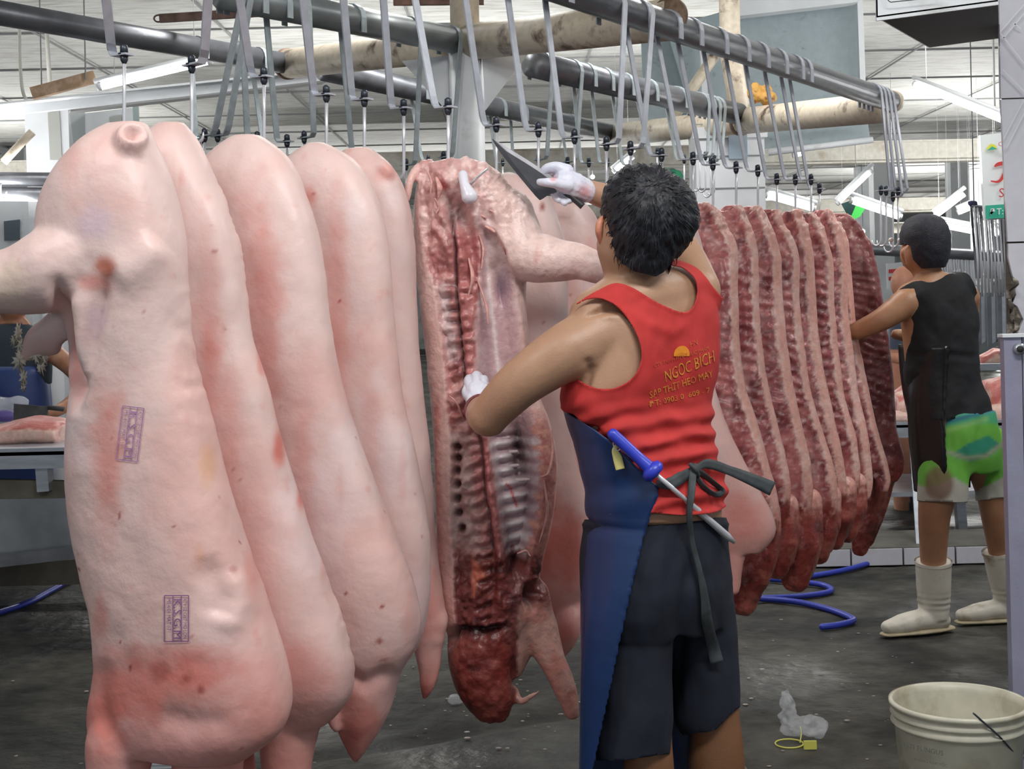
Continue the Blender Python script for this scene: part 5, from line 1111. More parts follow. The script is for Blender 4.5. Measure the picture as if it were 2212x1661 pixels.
quadobj('side_door', [P(181, 245, 4.78), P(290, 232, 4.78), P(294, 400, 4.78), P(184, 400, 4.78)], m_white, .02, cb, None, (0, 1, 0)); quadobj('inset_strip', [P(236, 253, 4.77), P(262, 250, 4.77), P(264, 300, 4.77), P(238, 300, 4.77)], mat('grey_inset'), .01, cb, None, (0, 1, 0))
bar3('door_frame', P(292, 205, 4.7), P(298, 330, 4.7), .03, .03, mat('green_grey_frame', (.3, .38, .38), rough=.5), cb)
wb = thing('wooden_bar', 'weathered brown wooden bar lying above the white beam', 'wood', P(140, 185, 4.1)); bar3('bar', P(68, 203, 4.0), P(205, 166, 4.05), .06, .06, mat('weathered_wood', (.3, .2, .12), rough=.7, col2=(.5, .35, .25), m2=(.45, .6), scale2=9), wb)
g = G()
for a, b in ((90, 200), (185, 172)): q = P(a, b, 4.02); g.tube([q, (q[0], q[1], ZC)], .004, 6)
g.obj('tie_wire', m_wire, wb)
ch = thing('rusty_bar', 'rusty flat bar with a ring end hanging near the top left', 'bar', P(480, 32, 3.3)); bar3('bar', P(345, 40, 3.3), P(640, 22, 3.3), .02, .035, mat('rust', (.17, .1, .08), rough=.7, var=.4, vscale=20), ch)
g = G(); c = P(342, 40, 3.3); g.tube([c + .018 * (math.cos(a) * CR + .8 * math.sin(a) * CU) for a in np.linspace(0, 2 * math.pi, 16)], .004, 6, caps=False); g.obj('ring', mat('rust'), ch)
bar3('bar', P(850, 4, 3.4), P(1045, 2, 3.4), .03, .03, mat('rust'), ch)
lp = thing('pipe_pair', 'pair of dark horizontal pipes at the far left edge', 'pipe', P(40, 400, 4.2))
for a, b in ((388, 386), (420, 418)):
    g = G(); g.tube([P(-500, a - 4, 4.2), P(140, b + 2, 4.2)], .038, 16); g.obj('pipe', m_pipe, lp)
g = G(); g.tube([P(8, 350, 4.1), P(45, 310, 4.1), P(70, 285, 4.1)], .022, 12); g.obj('bamboo_pole', m_cream, lp)
g = G(); g.tube(curve3([P(2, 395, 4.1), P(2, 420, 4.1), P(12, 428, 4.1), P(14, 412, 4.1)], 14), .005, 8); g.obj('wire_hook', m_rod, lp)
wc = thing('wall_cable', 'pale cable drooping from the roof down to the white beam at upper left', 'cable', P(48, 120, 4.2)); g = G(); g.tube(curve3([P(44, 20, 4.3), P(42, 100, 4.25), P(48, 190, 4.2), P(60, 222, 4.2)], 20), .009, 8); g.obj('cable', mat('old_white_plastic', (.5, .5, .46), rough=.6), wc)
wc = thing('wall_pipe', 'thin pale conduit dropping from the roof left of the tube light', 'conduit', P(105, 120, 4.5)); g = G(); g.tube([P(98, 20, 4.5), P(108, 190, 4.5)], .012, 10); g.obj('pipe', mat('old_white_plastic'), wc)
pl = thing('notice_board', 'white board with a dark square notice at the far left', 'board', P(40, 500, 5)); quadobj('board', [P(-120, 440, 5), P(110, 430, 5), P(112, 560, 5), P(-120, 580, 5)], m_white, .04, pl, None, (0, 1, 0)); quadobj('notice', [P(8, 478, 4.99), P(42, 474, 4.99), P(42, 518, 4.99), P(9, 520, 4.99)], mat('dark_notice', (.1, .13, .16), rough=.5), .01, pl, None, (0, 1, 0))

# left table with pork and the person behind
def table(name, label, x0, x1, y0, y1, z, shelf=None):
    t = thing(name, label, 'table', ((x0 + x1) / 2, (y0 + y1) / 2, 0)); g = G(); g.box(((x0 + x1) / 2, (y0 + y1) / 2, z - .015), (x1 - x0, y1 - y0, .03)); g.box(((x0 + x1) / 2, y0 + .006, z - .05), (x1 - x0, .012, .07)); g.obj('table_top', m_stainless, t, False)
    for a in (x0 + .06, x1 - .06):
        for b in (y0 + .06, y1 - .06):
            g = G(); g.box((a, b, z / 2 - .02), (.05, .05, z - .05)); g.obj('leg', m_stainless, t, False)
    if shelf: g = G(); g.box(((x0 + x1) / 2, (y0 + y1) / 2, shelf), (x1 - x0 - .06, y1 - y0 - .06, .025)); g.obj('shelf', m_stainless, t, False)
    return t
zt = 0.80; yl = FPX * (CAMH - zt) / (965 - 672.0)   # depth of the table front edge
TL = table('steel_table', 'stainless steel butcher table at the left edge', -4.2, P(165, 960, 3.25)[0] + .35, 3.25 * KD, 7.3, P(70, 968, 3.25)[2], None)
x_ = P(60, 1130, 3.3)
quadobj('front_panel', [P(-300, 1082, 3.28), P(158, 1076, 3.28), P(165, 1195, 3.28), P(-300, 1235, 3.28)], mat('dull_galvanised_sheet', (.26, .28, .3), rough=.4, metal=.5, var=.25, vscale=5), .02, TL, None, (0, 1, 0))
quadobj('front_panel', [P(-300, 1030, 3.29), P(158, 1040, 3.29), P(158, 1078, 3.29), P(-300, 1084, 3.29)], mat('grimy_board', (.12, .11, .085), rough=.7, var=.3, vscale=8), .04, TL, None, (0, 1, 0))
bar3('support', P(92, 985, 3.28), P(98, 1060, 3.28), .06, .05, m_stainless, TL); bar3('bottom_rail', P(-300, 1245, 3.25), P(200, 1188, 3.25), .04, .05, m_pipe, TL)
quadobj('front_panel', [P(-300, 1250, 3.7), P(250, 1200, 3.7), P(250, 1260, 3.7), P(-300, 1275, 3.7)], mat('grimy_board'), .03, TL, None, (0, 1, 0))
def slabmeat(name, label, pts, Y, dep, seed, group=None, meaty=.5, fatcol=srgb(226, 190, 176)):
    """pts: outline rows (u, vtop, vbot) of a cut lying on a table"""
    global ANCH
    ANCH = (Y, Y * KD); g = G(); a = np.array(pts, float); us = np.linspace(a[0, 0], a[-1, 0], 26); R = []
    for uu in us:
        vt, vb = np.interp(uu, a[:, 0], a[:, 1]), np.interp(uu, a[:, 0], a[:, 2]); c = P(uu, (vt + vb) / 2, Y + dep / 2); h = (vb - vt) / 2 / FPX * wY(Y); th = np.linspace(0, 2 * math.pi, 20, endpoint=False)
        R.append(c + np.stack([0 * th, np.sign(np.cos(th)) * np.abs(np.cos(th)) ** .7 * dep / 2, np.sign(np.sin(th)) * np.abs(np.sin(th)) ** .8 * h], 1))
    g.rings(R); V, F = remesh(g, .012, 2); V = V + normals(V, F) * (.012 * fbm(V, 9, 3, seed))[:, None]; N = normals(V, F)
    C = np.tile(fatcol, (len(V), 1)); nz = fbm(V, 10, 4, seed); mixc(C, srgb(190, 96, 90), sstep(nz + .5 * N[:, 2] + (meaty - .5), .05, .3) * .9); mixc(C, srgb(228, 176, 168), sstep(fbm(V, 22, 3, seed + 1), .15, .4) * .6)
    t = thing(name, label, 'meat', (V[:, 0].mean(), V[:, 1].mean(), V[:, 2].min()), group); ANCH = None; mk('meat', V, F, m_meat, t, True, C); return t
slabmeat('pork_belly', 'pork side lying skin side out on the left steel table', [(-120, 920, 968), (0, 918, 964), (40, 908, 962), (80, 900, 958), (125, 905, 962), (146, 912, 958)], 3.35, .35, 5)
# ------------------------------------------------------------------ the man in black, further back
YF = 3.12; ANCH = (YF, 5.62); g = G(); yw = -30
FT = [(590, 1990, 2078, .04, 0), (605, 1962, 2092, .07, 0), (635, 1938, 2104, .095, 0), (680, 1942, 2112, .11, 0), (740, 1950, 2108, .11, 0), (800, 1956, 2112, .108, 0), (850, 1962, 2124, .108, 0), (900, 1972, 2140, .11, 0), (950, 1982, 2150, .11, 0), (990, 2000, 2150, .09, 0)]
body(g, FT, YF, yw, seg=40, exp=2.3, n=60, sm=3)
g.ell(P(1998, 528, YF - .02), (.078, .09, .1)); g.ell(P(1975, 548, YF), (.055, .075, .07)); limb(g, [(1990, 560, YF), (2008, 600, YF), (2020, 640, YF)], [.058, .056, .07])
limb(g, [(1965, 640, YF - .04), (2020, 625, YF), (2075, 620, YF + .05)], [.055, .06, .055])
limb(g, [(1955, 655, YF - .08), (1905, 690, YF - .1), (1852, 714, YF - .05), (1838, 716, YF - .02)], [.058, .046, .036, .03])
limb(g, [(1840, 716, YF - .02), (1850, 722, YF + .1), (1865, 728, YF + .2)], [.032, .03, .024])
limb(g, [(2090, 640, YF + .08), (2085, 700, YF + .2), (2040, 740, YF + .3)], [.05, .042, .036]); limb(g, [(2040, 740, YF + .3), (1980, 728, YF + .35), (1935, 722, YF + .32)], [.036, .032, .024])
LA = [(2035, 960, YF - .03), (2026, 1060, YF - .06), (2018, 1120, YF - .05), (2016, 1220, YF), (2018, 1300, YF + .02)]; LB = [(2120, 960, YF + .08), (2145, 1060, YF + .1), (2150, 1120, YF + .1), (2160, 1200, YF + .14), (2166, 1290, YF + .17)]
limb(g, LA, [.095, .075, .062, .05, .032], n=40); limb(g, LB, [.09, .07, .055, .044, .03], n=40)
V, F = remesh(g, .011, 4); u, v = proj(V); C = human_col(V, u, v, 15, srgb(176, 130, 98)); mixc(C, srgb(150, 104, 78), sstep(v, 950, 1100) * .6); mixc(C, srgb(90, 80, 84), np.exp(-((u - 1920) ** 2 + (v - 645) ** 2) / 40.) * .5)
far = thing('person', 'man in a black sleeveless shirt, patterned green shorts and white boots handling the last carcass', 'person', (P(2040, 700, YF)[0], 5.62, 0))
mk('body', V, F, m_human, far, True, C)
g = G(); g.tube(curve3([P(1960, 532, YF - .1), P(1950, 545, YF - .11), P(1956, 570, YF - .1)], 10), [.006, .011, .006], 10, flat=.7, dome=True); g.obj('ear', mat('ear_skin', tuple(srgb(176, 124, 96)), rough=.5), far)
g = G(); body(g, [(468, 1985, 2012, .03, 0), (474, 1968, 2030, .055, 0), (490, 1954, 2041, .08, 0), (510, 1950, 2046, .09, 0), (535, 1954, 2046, .092, 0), (560, 1962, 2042, .085, 0), (580, 1978, 2034, .07, 0)], YF - .02, -15, seg=36, exp=2.1, n=40, sm=2)
V, F = remesh(g, .008, 3); N = normals(V, F); V = V + N * (.003 * fbm(V, 50, 2, 6) + .011)[:, None]; u, v = proj(V); rel = V - P(1985, 535, YF); f = np.minimum(.05 - rel @ (FD * np.array([1, 1, .3])), .001 * polysd(u, v, [(1900, 440), (2080, 440), (2060, 560), (2040, 578), (1990, 580), (1972, 560), (1966, 530), (1955, 528), (1940, 530)]))
V, F = clip(V, F, f); o = mk('hair', V, F, mat('short_black_hair', (.02, .022, .034), rough=.6, var=.4, vscale=90, bump=.003, bscale=250), far); solidify(o, .01, -1)
for s in (-1, 1):
    q = P(1972, 530, YF) + FD * .085 + s * right * .03; g = G(); g.ell(q, (.011, .011, .009), seg=12, rn=8); g.obj('eye', mat('eye_white'), far)
m_blk = mat('black_cloth', (.012, .013, .016), rough=.85, var=.3, vscale=12)
g = G(); body(g, [(v, xl - 3, xr + 4, b + .012, dy) for v, xl, xr, b, dy in FT if v < 880] + [(895, 1966, 2152, .125, 0), (925, 1972, 2156, .12, 0)], YF, yw, seg=44, exp=2.3, n=60, sm=3); limb(g, [(1965, 640, YF - .04), (2020, 625, YF), (2080, 618, YF + .05)], [.065, .07, .066])
V, F = remesh(g, .01, 3); N = normals(V, F); u, v = proj(V)
V = V + N * (.008 * n2(u, v, .03, 3, 9) + .004 * np.sin((u + v * .6) / 11.) * sstep(v, 740, 860) - .008 * groove(u, v, [(1960, 770), (2040, 765), (2110, 772)], 8))[:, None]
f = polysd(u, v, smooth_poly([(1924, 658), (1940, 628), (1960, 612), (1985, 604), (2010, 612), (2036, 600), (2045, 592), (2070, 586), (2092, 588), (2110, 620), (2124, 680), (2112, 760), (2130, 830), (2160, 888), (2140, 897), (2060, 906), (1985, 905), (1960, 880), (1950, 780), (1972, 725), (1974, 690), (1950, 664)], 1))
V, F = clip(V, F, f); o = mk('sleeveless_shirt', V, F, m_blk, far); solidify(o, .004, -1)
# shorts with a green wave print
g = G(); body(g, [(885, 1985, 2150, .12, 0), (930, 1988, 2160, .125, 0), (980, 1985, 2168, .12, 0), (1020, 1990, 2165, .1, 0)], YF, yw, seg=40, exp=2.3, n=30, sm=2); limb(g, [(2040, 960, YF - .04), (2038, 1030, YF - .06), (2036, 1090, YF - .06)], [.1, .098, .096], n=16); limb(g, [(2130, 960, YF + .08), (2145, 1030, YF + .1), (2150, 1080, YF + .1)], [.09, .088, .078], n=16)
V, F = remesh(g, .01, 3); N = normals(V, F); u, v = proj(V); V = V + N * (.008 * n2(u, v * .5, .03, 3, 19) - .008 * groove(u, v, [(2118, 900), (2112, 980), (2100, 1080)], 9))[:, None]
f = polysd(u, v, [(1900, 880), (2200, 880), (2196, 1072), (2108, 1082), (2098, 1060), (2088, 1086), (1988, 1082), (1900, 1082)])
V, F = clip(V, F, f); u, v = proj(V); C = np.tile(srgb(104, 176, 64), (len(V), 1)); wv = n2(u, v, .012, 2, 5) * 14
mixc(C, srgb(72, 170, 120), (1 - sstep(v + wv, 915, 925))); mixc(C, srgb(40, 92, 140), np.exp(-((v + .25 * (u - 2080) - 902) / 6) ** 2) * .8)
mixc(C, srgb(44, 138, 112), sstep(polysd(u, v, [(2050, 985), (2090, 958), (2135, 940), (2165, 962), (2140, 985), (2100, 998)]), -2, 3)); mixc(C, srgb(150, 160, 130), np.exp(-(segd(u, v, [(2040, 975), (2090, 990), (2130, 985), (2170, 955)])[0] / 5) ** 2)); mixc(C, srgb(150, 196, 110), np.exp(-(segd(u, v, [(2045, 930), (2080, 920), (2130, 905)])[0] / 6) ** 2) * .7)
edge = 1030 + 22 * np.abs(np.sin((u - 2060) / 34.)) + 25 * sstep(u, 2120, 2180) * 0
mixc(C, srgb(176, 174, 164), sstep(v, edge - 4, edge + 4)); mixc(C, srgb(118, 88, 74), sstep(-np.hypot((u - 2028) / 34, (v - 1045) / 42), -1.1, -.7) * .85)
o = mk('shorts', V, F, mat('printed_cloth', attr=True, rough=.75), far, True, C); solidify(o, .003, -1)
# leather apron in front
V = []; nc = 30; vs = np.linspace(745, 1062, 40); y_ = math.radians(yw); w_ = math.cos(y_) * CR - math.sin(y_) * CF; n_ = math.sin(y_) * CR + math.cos(y_) * CF
fa = np.array([(v, xl, xr, b) for v, xl, xr, b, dy in FT] + [(1070, 2000, 2150, .1)], float)
for vv in vs:
    xl = np.interp(vv, fa[:, 0], fa[:, 1]) - 8; xr = np.interp(vv, fa[:, 0], fa[:, 2]) + 6; b = np.interp(vv, fa[:, 0], fa[:, 3]) + .055; xe = np.interp(vv, [745, 800, 900, 1000, 1062], [2052, 2048, 2040, 2046, 2025])
    xl = np.interp(vv, [745, 850, 960, 1062], [1950, 1954, 1966, 1980]); a = (xr - xl) / 2 / FPX * wY(YF); a2 = math.sqrt(max(a * a - (b * math.sin(y_)) ** 2, 1e-4)) / math.cos(y_); c0 = P((xl + xr) / 2, vv, YF)
    th = np.linspace(math.radians(20), math.radians(330), 200); pp = c0 + a2 * np.cos(th)[:, None] * w_ + b * np.sin(th)[:, None] * n_; pu, _ = proj(pp); il = pu.argmin(); te = th[il + np.abs(pu[il:] - xe).argmin()]
    tt = np.linspace(math.radians(25), te, nc); fo = 1 + .04 * np.sin(tt * 5 + vv * .02); V.append(c0 + (a2 * fo * np.cos(tt))[:, None] * w_ + (b * fo * np.sin(tt))[:, None] * n_)
V = np.concatenate(V); F = [(i * nc + j, i * nc + j + 1, (i + 1) * nc + j + 1, (i + 1) * nc + j) for i in range(len(vs) - 1) for j in range(nc - 1)]
o = mk('apron', V, F, mat('black_leather', (.012, .012, .013), rough=.28, bump=.003, bscale=14), far); solidify(o, .003, 0)
fb = np.array([-.86, .5, 0.0]); q = P(2018, 1335, 3.16); q[2] = 0; tp = P(2016, 1212, 3.12); boot(far, q, tp, np.array([-.93, -.32, 0]), 1.06); q = P(2178, 1310, 3.3); q[2] = 0; boot(far, q, P(2158, 1190, 3.26), np.array([-.98, -.15, 0]), 1.0)

# person at the back left and glimpsed person behind
ANCH = (4.3, 7.74)
lf = thing('person', 'worker in a navy shirt and blue apron behind the left table', 'person', (P(60, 800, 4.3)[0], 7.74, 0))
g = G(); body(g, [(690, -10, 60, .04, 0), (715, -40, 95, .09, 0), (780, -60, 108, .11, 0), (900, -55, 105, .11, 0), (980, -60, 108, .12, 0), (1200, -50, 100, .1, 0), (1380, -40, 90, .08, 0)], 4.3, 0, seg=32, exp=2.3, n=40); g.ell(P(28, 655, 4.3), (.08, .09, .11))
limb(g, [(85, 740, 4.25), (150, 790, 4.15), (185, 830, 4.05)], [.06, .05, .045]); limb(g, [(185, 830, 4.05), (160, 865, 3.9), (120, 890, 3.75)], [.045, .04, .03]); limb(g, [(-30, 740, 4.25), (-60, 830, 4.1), (-20, 880, 3.9)], [.06, .05, .03])
for k in range(4): limb(g, [(122, 886 + 3 * k, 3.76), (106, 886 + 4 * k, 3.72), (102, 892 + 4 * k, 3.72)], [.012, .011, .009], seg=8, n=8)
V, F = remesh(g, .013, 3); u, v = proj(V); C = human_col(V, u, v, 25, srgb(150, 100, 74)); sh = (1 - sstep(v, 812, 816)) * (v > 700) * (u < 112) * 1.0; mixc(C, srgb(28, 34, 44), sh * 1.0 * (u < 100)); mk('body', V, F, m_human, lf, True, C)
g = G(); body(g, [(698, -15, 62, .05, 0), (722, -48, 100, .1, 0), (780, -66, 112, .12, 0), (830, -62, 110, .12, 0)], 4.3, 0, seg=32, n=24); V, F = remesh(g, .014, 3); mk('shirt', V, F, mat('dark_navy_shirt', (.018, .03, .045), rough=.8), lf)
g = G(); body(g, [(790, -40, 100, .11, -.015), (860, -64, 112, .125, -.01), (1000, -64, 112, .13, -.01), (1200, -60, 108, .12, -.01)], 4.3, 0, seg=32, n=24); g.obj('apron', mat('blue_apron', (.02, .045, .17), rough=.4), lf)
g = G(); g.ell(P(28, 645, 4.3), (.088, .098, .1)); V, F = remesh(g, .01, 2); mk('hair', V, F, m_hair, lf)
ANCH = None
lk = thing('cleaver', 'dark cleaver on the left table in front of the worker', 'knife', P(60, 880, 3.7)); quadobj('blade', [P(30, 872, 3.7), P(104, 878, 3.7), P(100, 912, 3.68), P(28, 915, 3.68)], mat('dark_blade_steel'), .004, lk, None, (0, 1, 0)); g = G(); g.tube([P(104, 880, 3.7), P(138, 884, 3.7)], .012, 10); g.obj('handle', mat('dark_handle'), lk)
pb = thing('plastic_bag', 'clear plastic bag of purple bits on the left table', 'bag', P(20, 880, 3.75)); m_bag = mat('clear_film', (.85, .88, .92), rough=.12, alpha=.27, bump=.01, bscale=25)
g = G(); g.ell(P(20, 872, 3.8), (.09, .07, .035), seg=24); V, F = remesh(g, .01, 1); V = V + normals(V, F) * (.014 * fbm(V, 18, 3, 2))[:, None]; mk('film', V, F, m_bag, pb); g = G(); g.ell(P(10, 898, 3.82), (.06, .05, .03)); g.obj('contents', mat('violet_bits', (.12, .08, .3), rough=.5), pb)
lpst = thing('round_post', 'pale round post behind the left table', 'column', (P(116, 800, 4.6)[0], 4.6 * KD, 0)); g = G(); g.tube([P(112, 560, 4.6), (P(118, 940, 4.6)[0], 4.6 * KD, 0)], .06, 20); g.obj('post', m_white, lpst)
lpst = thing('round_post', 'thin pale post at the left edge behind the worker', 'column', (P(14, 640, 5.2)[0], 5.2 * KD, 0)); g = G(); g.tube([P(14, 640, 5.2), (P(14, 940, 5.2)[0], 5.2 * KD, 0)], .03, 20); g.tube([P(14, 420, 5.2), P(14, 640, 5.2)], .03, 20); g.obj('post', m_white, lpst)

# right table with pork cuts
zt2 = P(1950, 912, 4.3)[2]; TR = table('steel_table', 'long stainless steel table behind the man in black', P(1700, 912, 4.3)[0], P(2560, 912, 4.3)[0], 4.3 * KD, 4.3 * KD + .85, zt2, .25)
bar3('leg', P(1974, 940, 4.2), P(1992, 1210, 3.95), .05, .05, m_stainless, TR); bar3('leg', P(2072, 1080, 4.4), P(2078, 1150, 4.4), .06, .05, m_stainless, TR)
for k, (pts, Y, d, l) in enumerate([([(1925, 850, 905), (1960, 826, 908), (1990, 815, 908), (2010, 822, 905)], 4.4, .3, 'red pork cut on the right table beside the dark half carcass'), ([(2125, 825, 890), (2160, 812, 895), (2200, 806, 900), (2240, 812, 900)], 4.4, .3, 'streaky pork belly on the right table beside the tiled pillar'), ([(2100, 880, 912), (2160, 872, 912), (2230, 868, 912)], 4.35, .12, 'pale pork skin along the front of the right table'), ([(1920, 884, 910), (1965, 890, 912), (2015, 884, 912)], 4.33, .1, 'pale slab under the red pork cut'), ([(2112, 770, 790), (2150, 752, 792), (2170, 758, 790)], 6.22, .2, 'small red meat pile below the hanging utensils')]):
    slabmeat('pork_cut', l, pts, Y, d, 60 + k, 'pork cuts on the right table', .55 if k != 2 and k != 3 else .1)
g = G(); bt = thing('back_counter', 'far steel counter behind the right table', 'table', (P(2100, 800, 6.0)[0], 6.0 * KD, 0)); zc = P(2100, 792, 6)[2]; g.box((P(2050, 800, 6.2)[0], 6.3 * KD, zc - .02), (3.0, .6, .05)); g.obj('counter_top', m_stainless, bt, False)
for a in (-1.4, 1.4):
    g = G(); g.box((P(2050, 800, 6.2)[0] + a, 6.3 * KD, zc / 2 - .03), (.06, .5, zc - .05)); g.obj('leg', m_stainless, bt, False)
# distant rail with hooks and the bundle of hanging utensils
dr_ = thing('distant_rail', 'distant dark rail crossing behind the man in black', 'meat rail', (P(2050, 550, 7)[0], 7 * KD, 0)); g = G(); g.tube([P(1860, 538, 7.0), P(2330, 562, 7.0)], .05, 12); g.obj('rail', m_pipe, dr_); g = G(); g.tube([P(1870, 545, 7.2), (P(1880, 560, 7.2)[0], 7.2 * KD, 0)], .05, 12); g.obj('post', m_pipel, dr_); g = G(); g.tube([P(2330, 562, 7.0), (P(2330, 562, 7.0)[0], 7.0 * KD, 0)], .05, 12); g.obj('post', m_pipel, dr_)
ur = thing('utensil_rail', 'thin steel rail carrying the utensils beside the tiled pillar', 'rail', P(2130, 446, 5.65)); g = G(); g.tube([P(2100, 446, 5.65), P(2240, 450, 5.65)], .01, 8)
for a in (2104, 2230): q = P(a, 446, 5.65); g.tube([q, (q[0], q[1], ZC)], .004, 6)
g.obj('rail', m_pipe, ur)
for k, (a, v1, Y) in enumerate([(1905, 500, 11.5), (1870, 520, 13), (2070, 505, 12), (2120, 520, 13.5), (40, 520, 10)]):
    q = P(a, v1, Y); o = thing('far_post', ['pale far post right of the dark half carcass', 'pale far post behind the rail of the far hooks', 'far post right of the head of the man in black', 'far post behind the hanging utensils', 'far post at the left edge behind the notice board'][k], 'column', (q[0], q[1], 0)); g = G(); g.box((q[0], q[1], ZC / 2 - .01), (.28, .28, ZC)); g.obj('shaft', m_white, o, False); g = G(); g.box((q[0], q[1], .35), (.31, .31, .7)); g.obj('tiled_foot', m_pipel, o, False)
rs = random.Random(5)
for k in range(30):
    uu = 1990 + k * 6.3 + rs.uniform(-1.5, 1.5); y = 7.0; vt = 548 + (uu - 1990) * .05; ln = rs.uniform(28, 60)
    o = thing('meat_hook', 'small distant hook on the rail behind the man in black', 'meat hook', P(uu, vt, y), 'distant hooks on the far rail'); g = G(); g.tube(curve3([P(uu, vt - 6, y), P(uu + 1, vt + ln * .6, y), P(uu + 3, vt + ln, y), P(uu + 7, vt + ln + 4, y), P(uu + 9, vt + ln - 3, y)], 12), .009, 6); g.obj('hook_rod', m_rod, o)
for k in range(6):
    uu = [2098, 2106, 2117, 2128, 2140, 2161][k]; o = thing('hanging_rod', ['first', 'second', 'third', 'fourth', 'fifth', 'sixth'][k] + ' from the left of the thin rods dropping to the utensils by the pillar', 'rod', P(uu, 460, 6), 'rods hanging beside the pillar'); g = G(); g.tube([P(uu + 0, 447, 5.65), P(uu + 12, 600, 6)], .009, 6); g.obj('rod', m_pipe, o)
o = thing('purple_bundle', 'dark purple bundle at the top of the hanging rods', 'bundle', P(2101, 441, 6)); g = G(); g.ell(P(2101, 441, 6), (.035, .03, .03)); V, F = remesh(g, .006, 1); V = V + normals(V, F) * (.008 * fbm(V, 40, 2, 3))[:, None]; mk('bundle', V, F, mat('dark_purple', (.03, .03, .1), rough=.6), o); quadobj('tie_plate', [P(2108, 442, 6), P(2124, 444, 6), P(2122, 458, 6), P(2106, 456, 6)], m_pipe, .03, o)
for k in range(9):
    uu = 2114 + 7.5 * k; yy = 5.6 + .05 * (k % 3); m_ = [m_pipe, m_strap, m_pipel][k % 3]; o = thing('hanging_cleaver', 'long dark utensil in the bundle hanging beside the tiled pillar', 'utensil', P(uu, 660, yy), 'dark utensils hanging beside the pillar')
    g = G(); g.tube([P(2104 + 6.5 * k, 446, 5.65), P(uu - 8, 470, yy), P(uu - 2, 560, yy), P(uu, 640, yy)], .008, 8); g.obj('handle', m_rod, o); quadobj('blade', [P(uu - 5, 632, yy), P(uu + 5, 632, yy), P(uu + 7, 745 - (k % 3) * 8, yy), P(uu - 2, 752 - (k % 3) * 8, yy)], m_, .008, o, None, (0, 1, 0))
sg = thing('shop_sign', 'small white notice hanging far behind the man in black', 'sign', P(1932, 590, 7)); quadobj('board', [P(1915, 570, 7), P(1950, 566, 7), P(1952, 622, 7), P(1917, 624, 7)], m_white, .02, sg, None, (0, 1, 0)); quadobj('red_lettering', [P(1920, 582, 6.99), P(1945, 580, 6.99), P(1945, 588, 6.99), P(1920, 590, 6.99)], mat('sign_red', (.6, .05, .05), rough=.6), .003, sg, None, (0, 1, 0)); quadobj('red_lettering', [P(1920, 598, 6.99), P(1945, 596, 6.99), P(1945, 604, 6.99), P(1920, 606, 6.99)], mat('sign_red'), .003, sg, None, (0, 1, 0))
ANCH = (4.95, 8.91)
bp = thing('person', 'person mostly hidden behind the man in black, forearm resting on the table', 'person', (P(1955, 760, 4.9)[0], 8.9, 0)); g = G(); g.ell(P(1952, 612, 4.95), (.08, .09, .11)); body(g, [(660, 1925, 2000, .09, 0), (760, 1915, 2020, .11, 0), (900, 1920, 2015, .1, 0), (1140, 1935, 2005, .08, 0)], 4.95, 0, seg=24, n=24)
limb(g, [(1990, 700, 4.9), (1985, 760, 4.8), (1960, 775, 4.65), (1922, 772, 4.6)], [.055, .045, .04, .03]); V, F = remesh(g, .013, 3); u, v = proj(V); C = human_col(V, u, v, 35, srgb(196, 136, 110)); mixc(C, srgb(60, 70, 90), sstep(v, 660, 672) * (1 - sstep(v, 755, 757) * (u < 1965)) * 1.0 * (V[:, 1] > 8.79)); mk('body', V, F, m_human, bp, True, C)

# hanging sign at the right with its lettering
ANCH = None
sn = thing('hanging_sign', 'white vertical shop sign with green foot hanging beside the tiled pillar', 'sign', P(2150, 380, 4.0))
quadobj('board', [P(2117, 292, 4.0), P(2300, 272, 4.0), P(2310, 462, 4.0), P(2128, 476, 4.0)], mat('sign_white', (.75, .79, .8), rough=.4), .03, sn, None, (0, 1, 0)); quadobj('green_band', [P(2129, 444, 3.992), P(2300, 432, 3.992), P(2300, 462, 3.992), P(2130, 473, 3.992)], mat('sign_green', (.03, .4, .27), rough=.5), .004, sn, None, (0, 1, 0))
def flat_text(s, u, v, h, Y, m, par, slope=-.08, sq=1.0, nm='lettering'):
    tv, tf = text_mesh(s, h * 1.4, sq); V = [P(u + a, v - b + slope * a, Y) for a, b in tv]; return mk(nm, V, tf, m, par, False)
flat_text('ĐT:', 2138, 459, 14, 3.985, mat('sign_white'), sn); flat_text('S', 2157, 418, 20, 3.985, mat('sign_red'), sn); flat_text('C', 2156, 312, 10, 3.985, mat('sign_red'), sn)
def strip2(pts, w, Y, m, par, nm):
    c = np.array(smooth_poly(pts, 3, False)); T = np.gradient(c, axis=0); T /= np.linalg.norm(T, axis=1)[:, None]; ww = np.interp(np.linspace(0, 1, len(c)), np.linspace(0, 1, len(w)), w); V = []
    for (a, b), t, q in zip(c, T, ww): V += [P(a - t[1] * q / 2, b + t[0] * q / 2, Y), P(a + t[1] * q / 2, b - t[0] * q / 2, Y)]
    return mk(nm, V, [(2 * i, 2 * i + 1, 2 * i + 3, 2 * i + 2) for i in range(len(c) - 1)], m, par, False)
strip2([(2148, 360), (2156, 354), (2172, 352), (2195, 350)], [2, 8, 9, 9], 3.985, mat('sign_red'), sn, 'lettering'); strip2([(2180, 354), (2168, 380), (2158, 394), (2140, 391)], [8, 8, 5, 2], 3.985, mat('sign_red'), sn, 'lettering')
hv = [(2143 + 11 * math.cos(a), 323 - 12 * math.sin(a)) for a in np.linspace(0, math.pi, 16)]; mk('emblem', [P(a, b, 3.986) for a, b in hv], [tuple(range(16))], mat('sign_yellow', (.75, .7, .05), rough=.5), sn, False); mk('emblem', [P(2132, 325, 3.982), P(2155, 322, 3.982), P(2143, 316, 3.982)], [(0, 1, 2)], mat('sign_green'), sn, False)
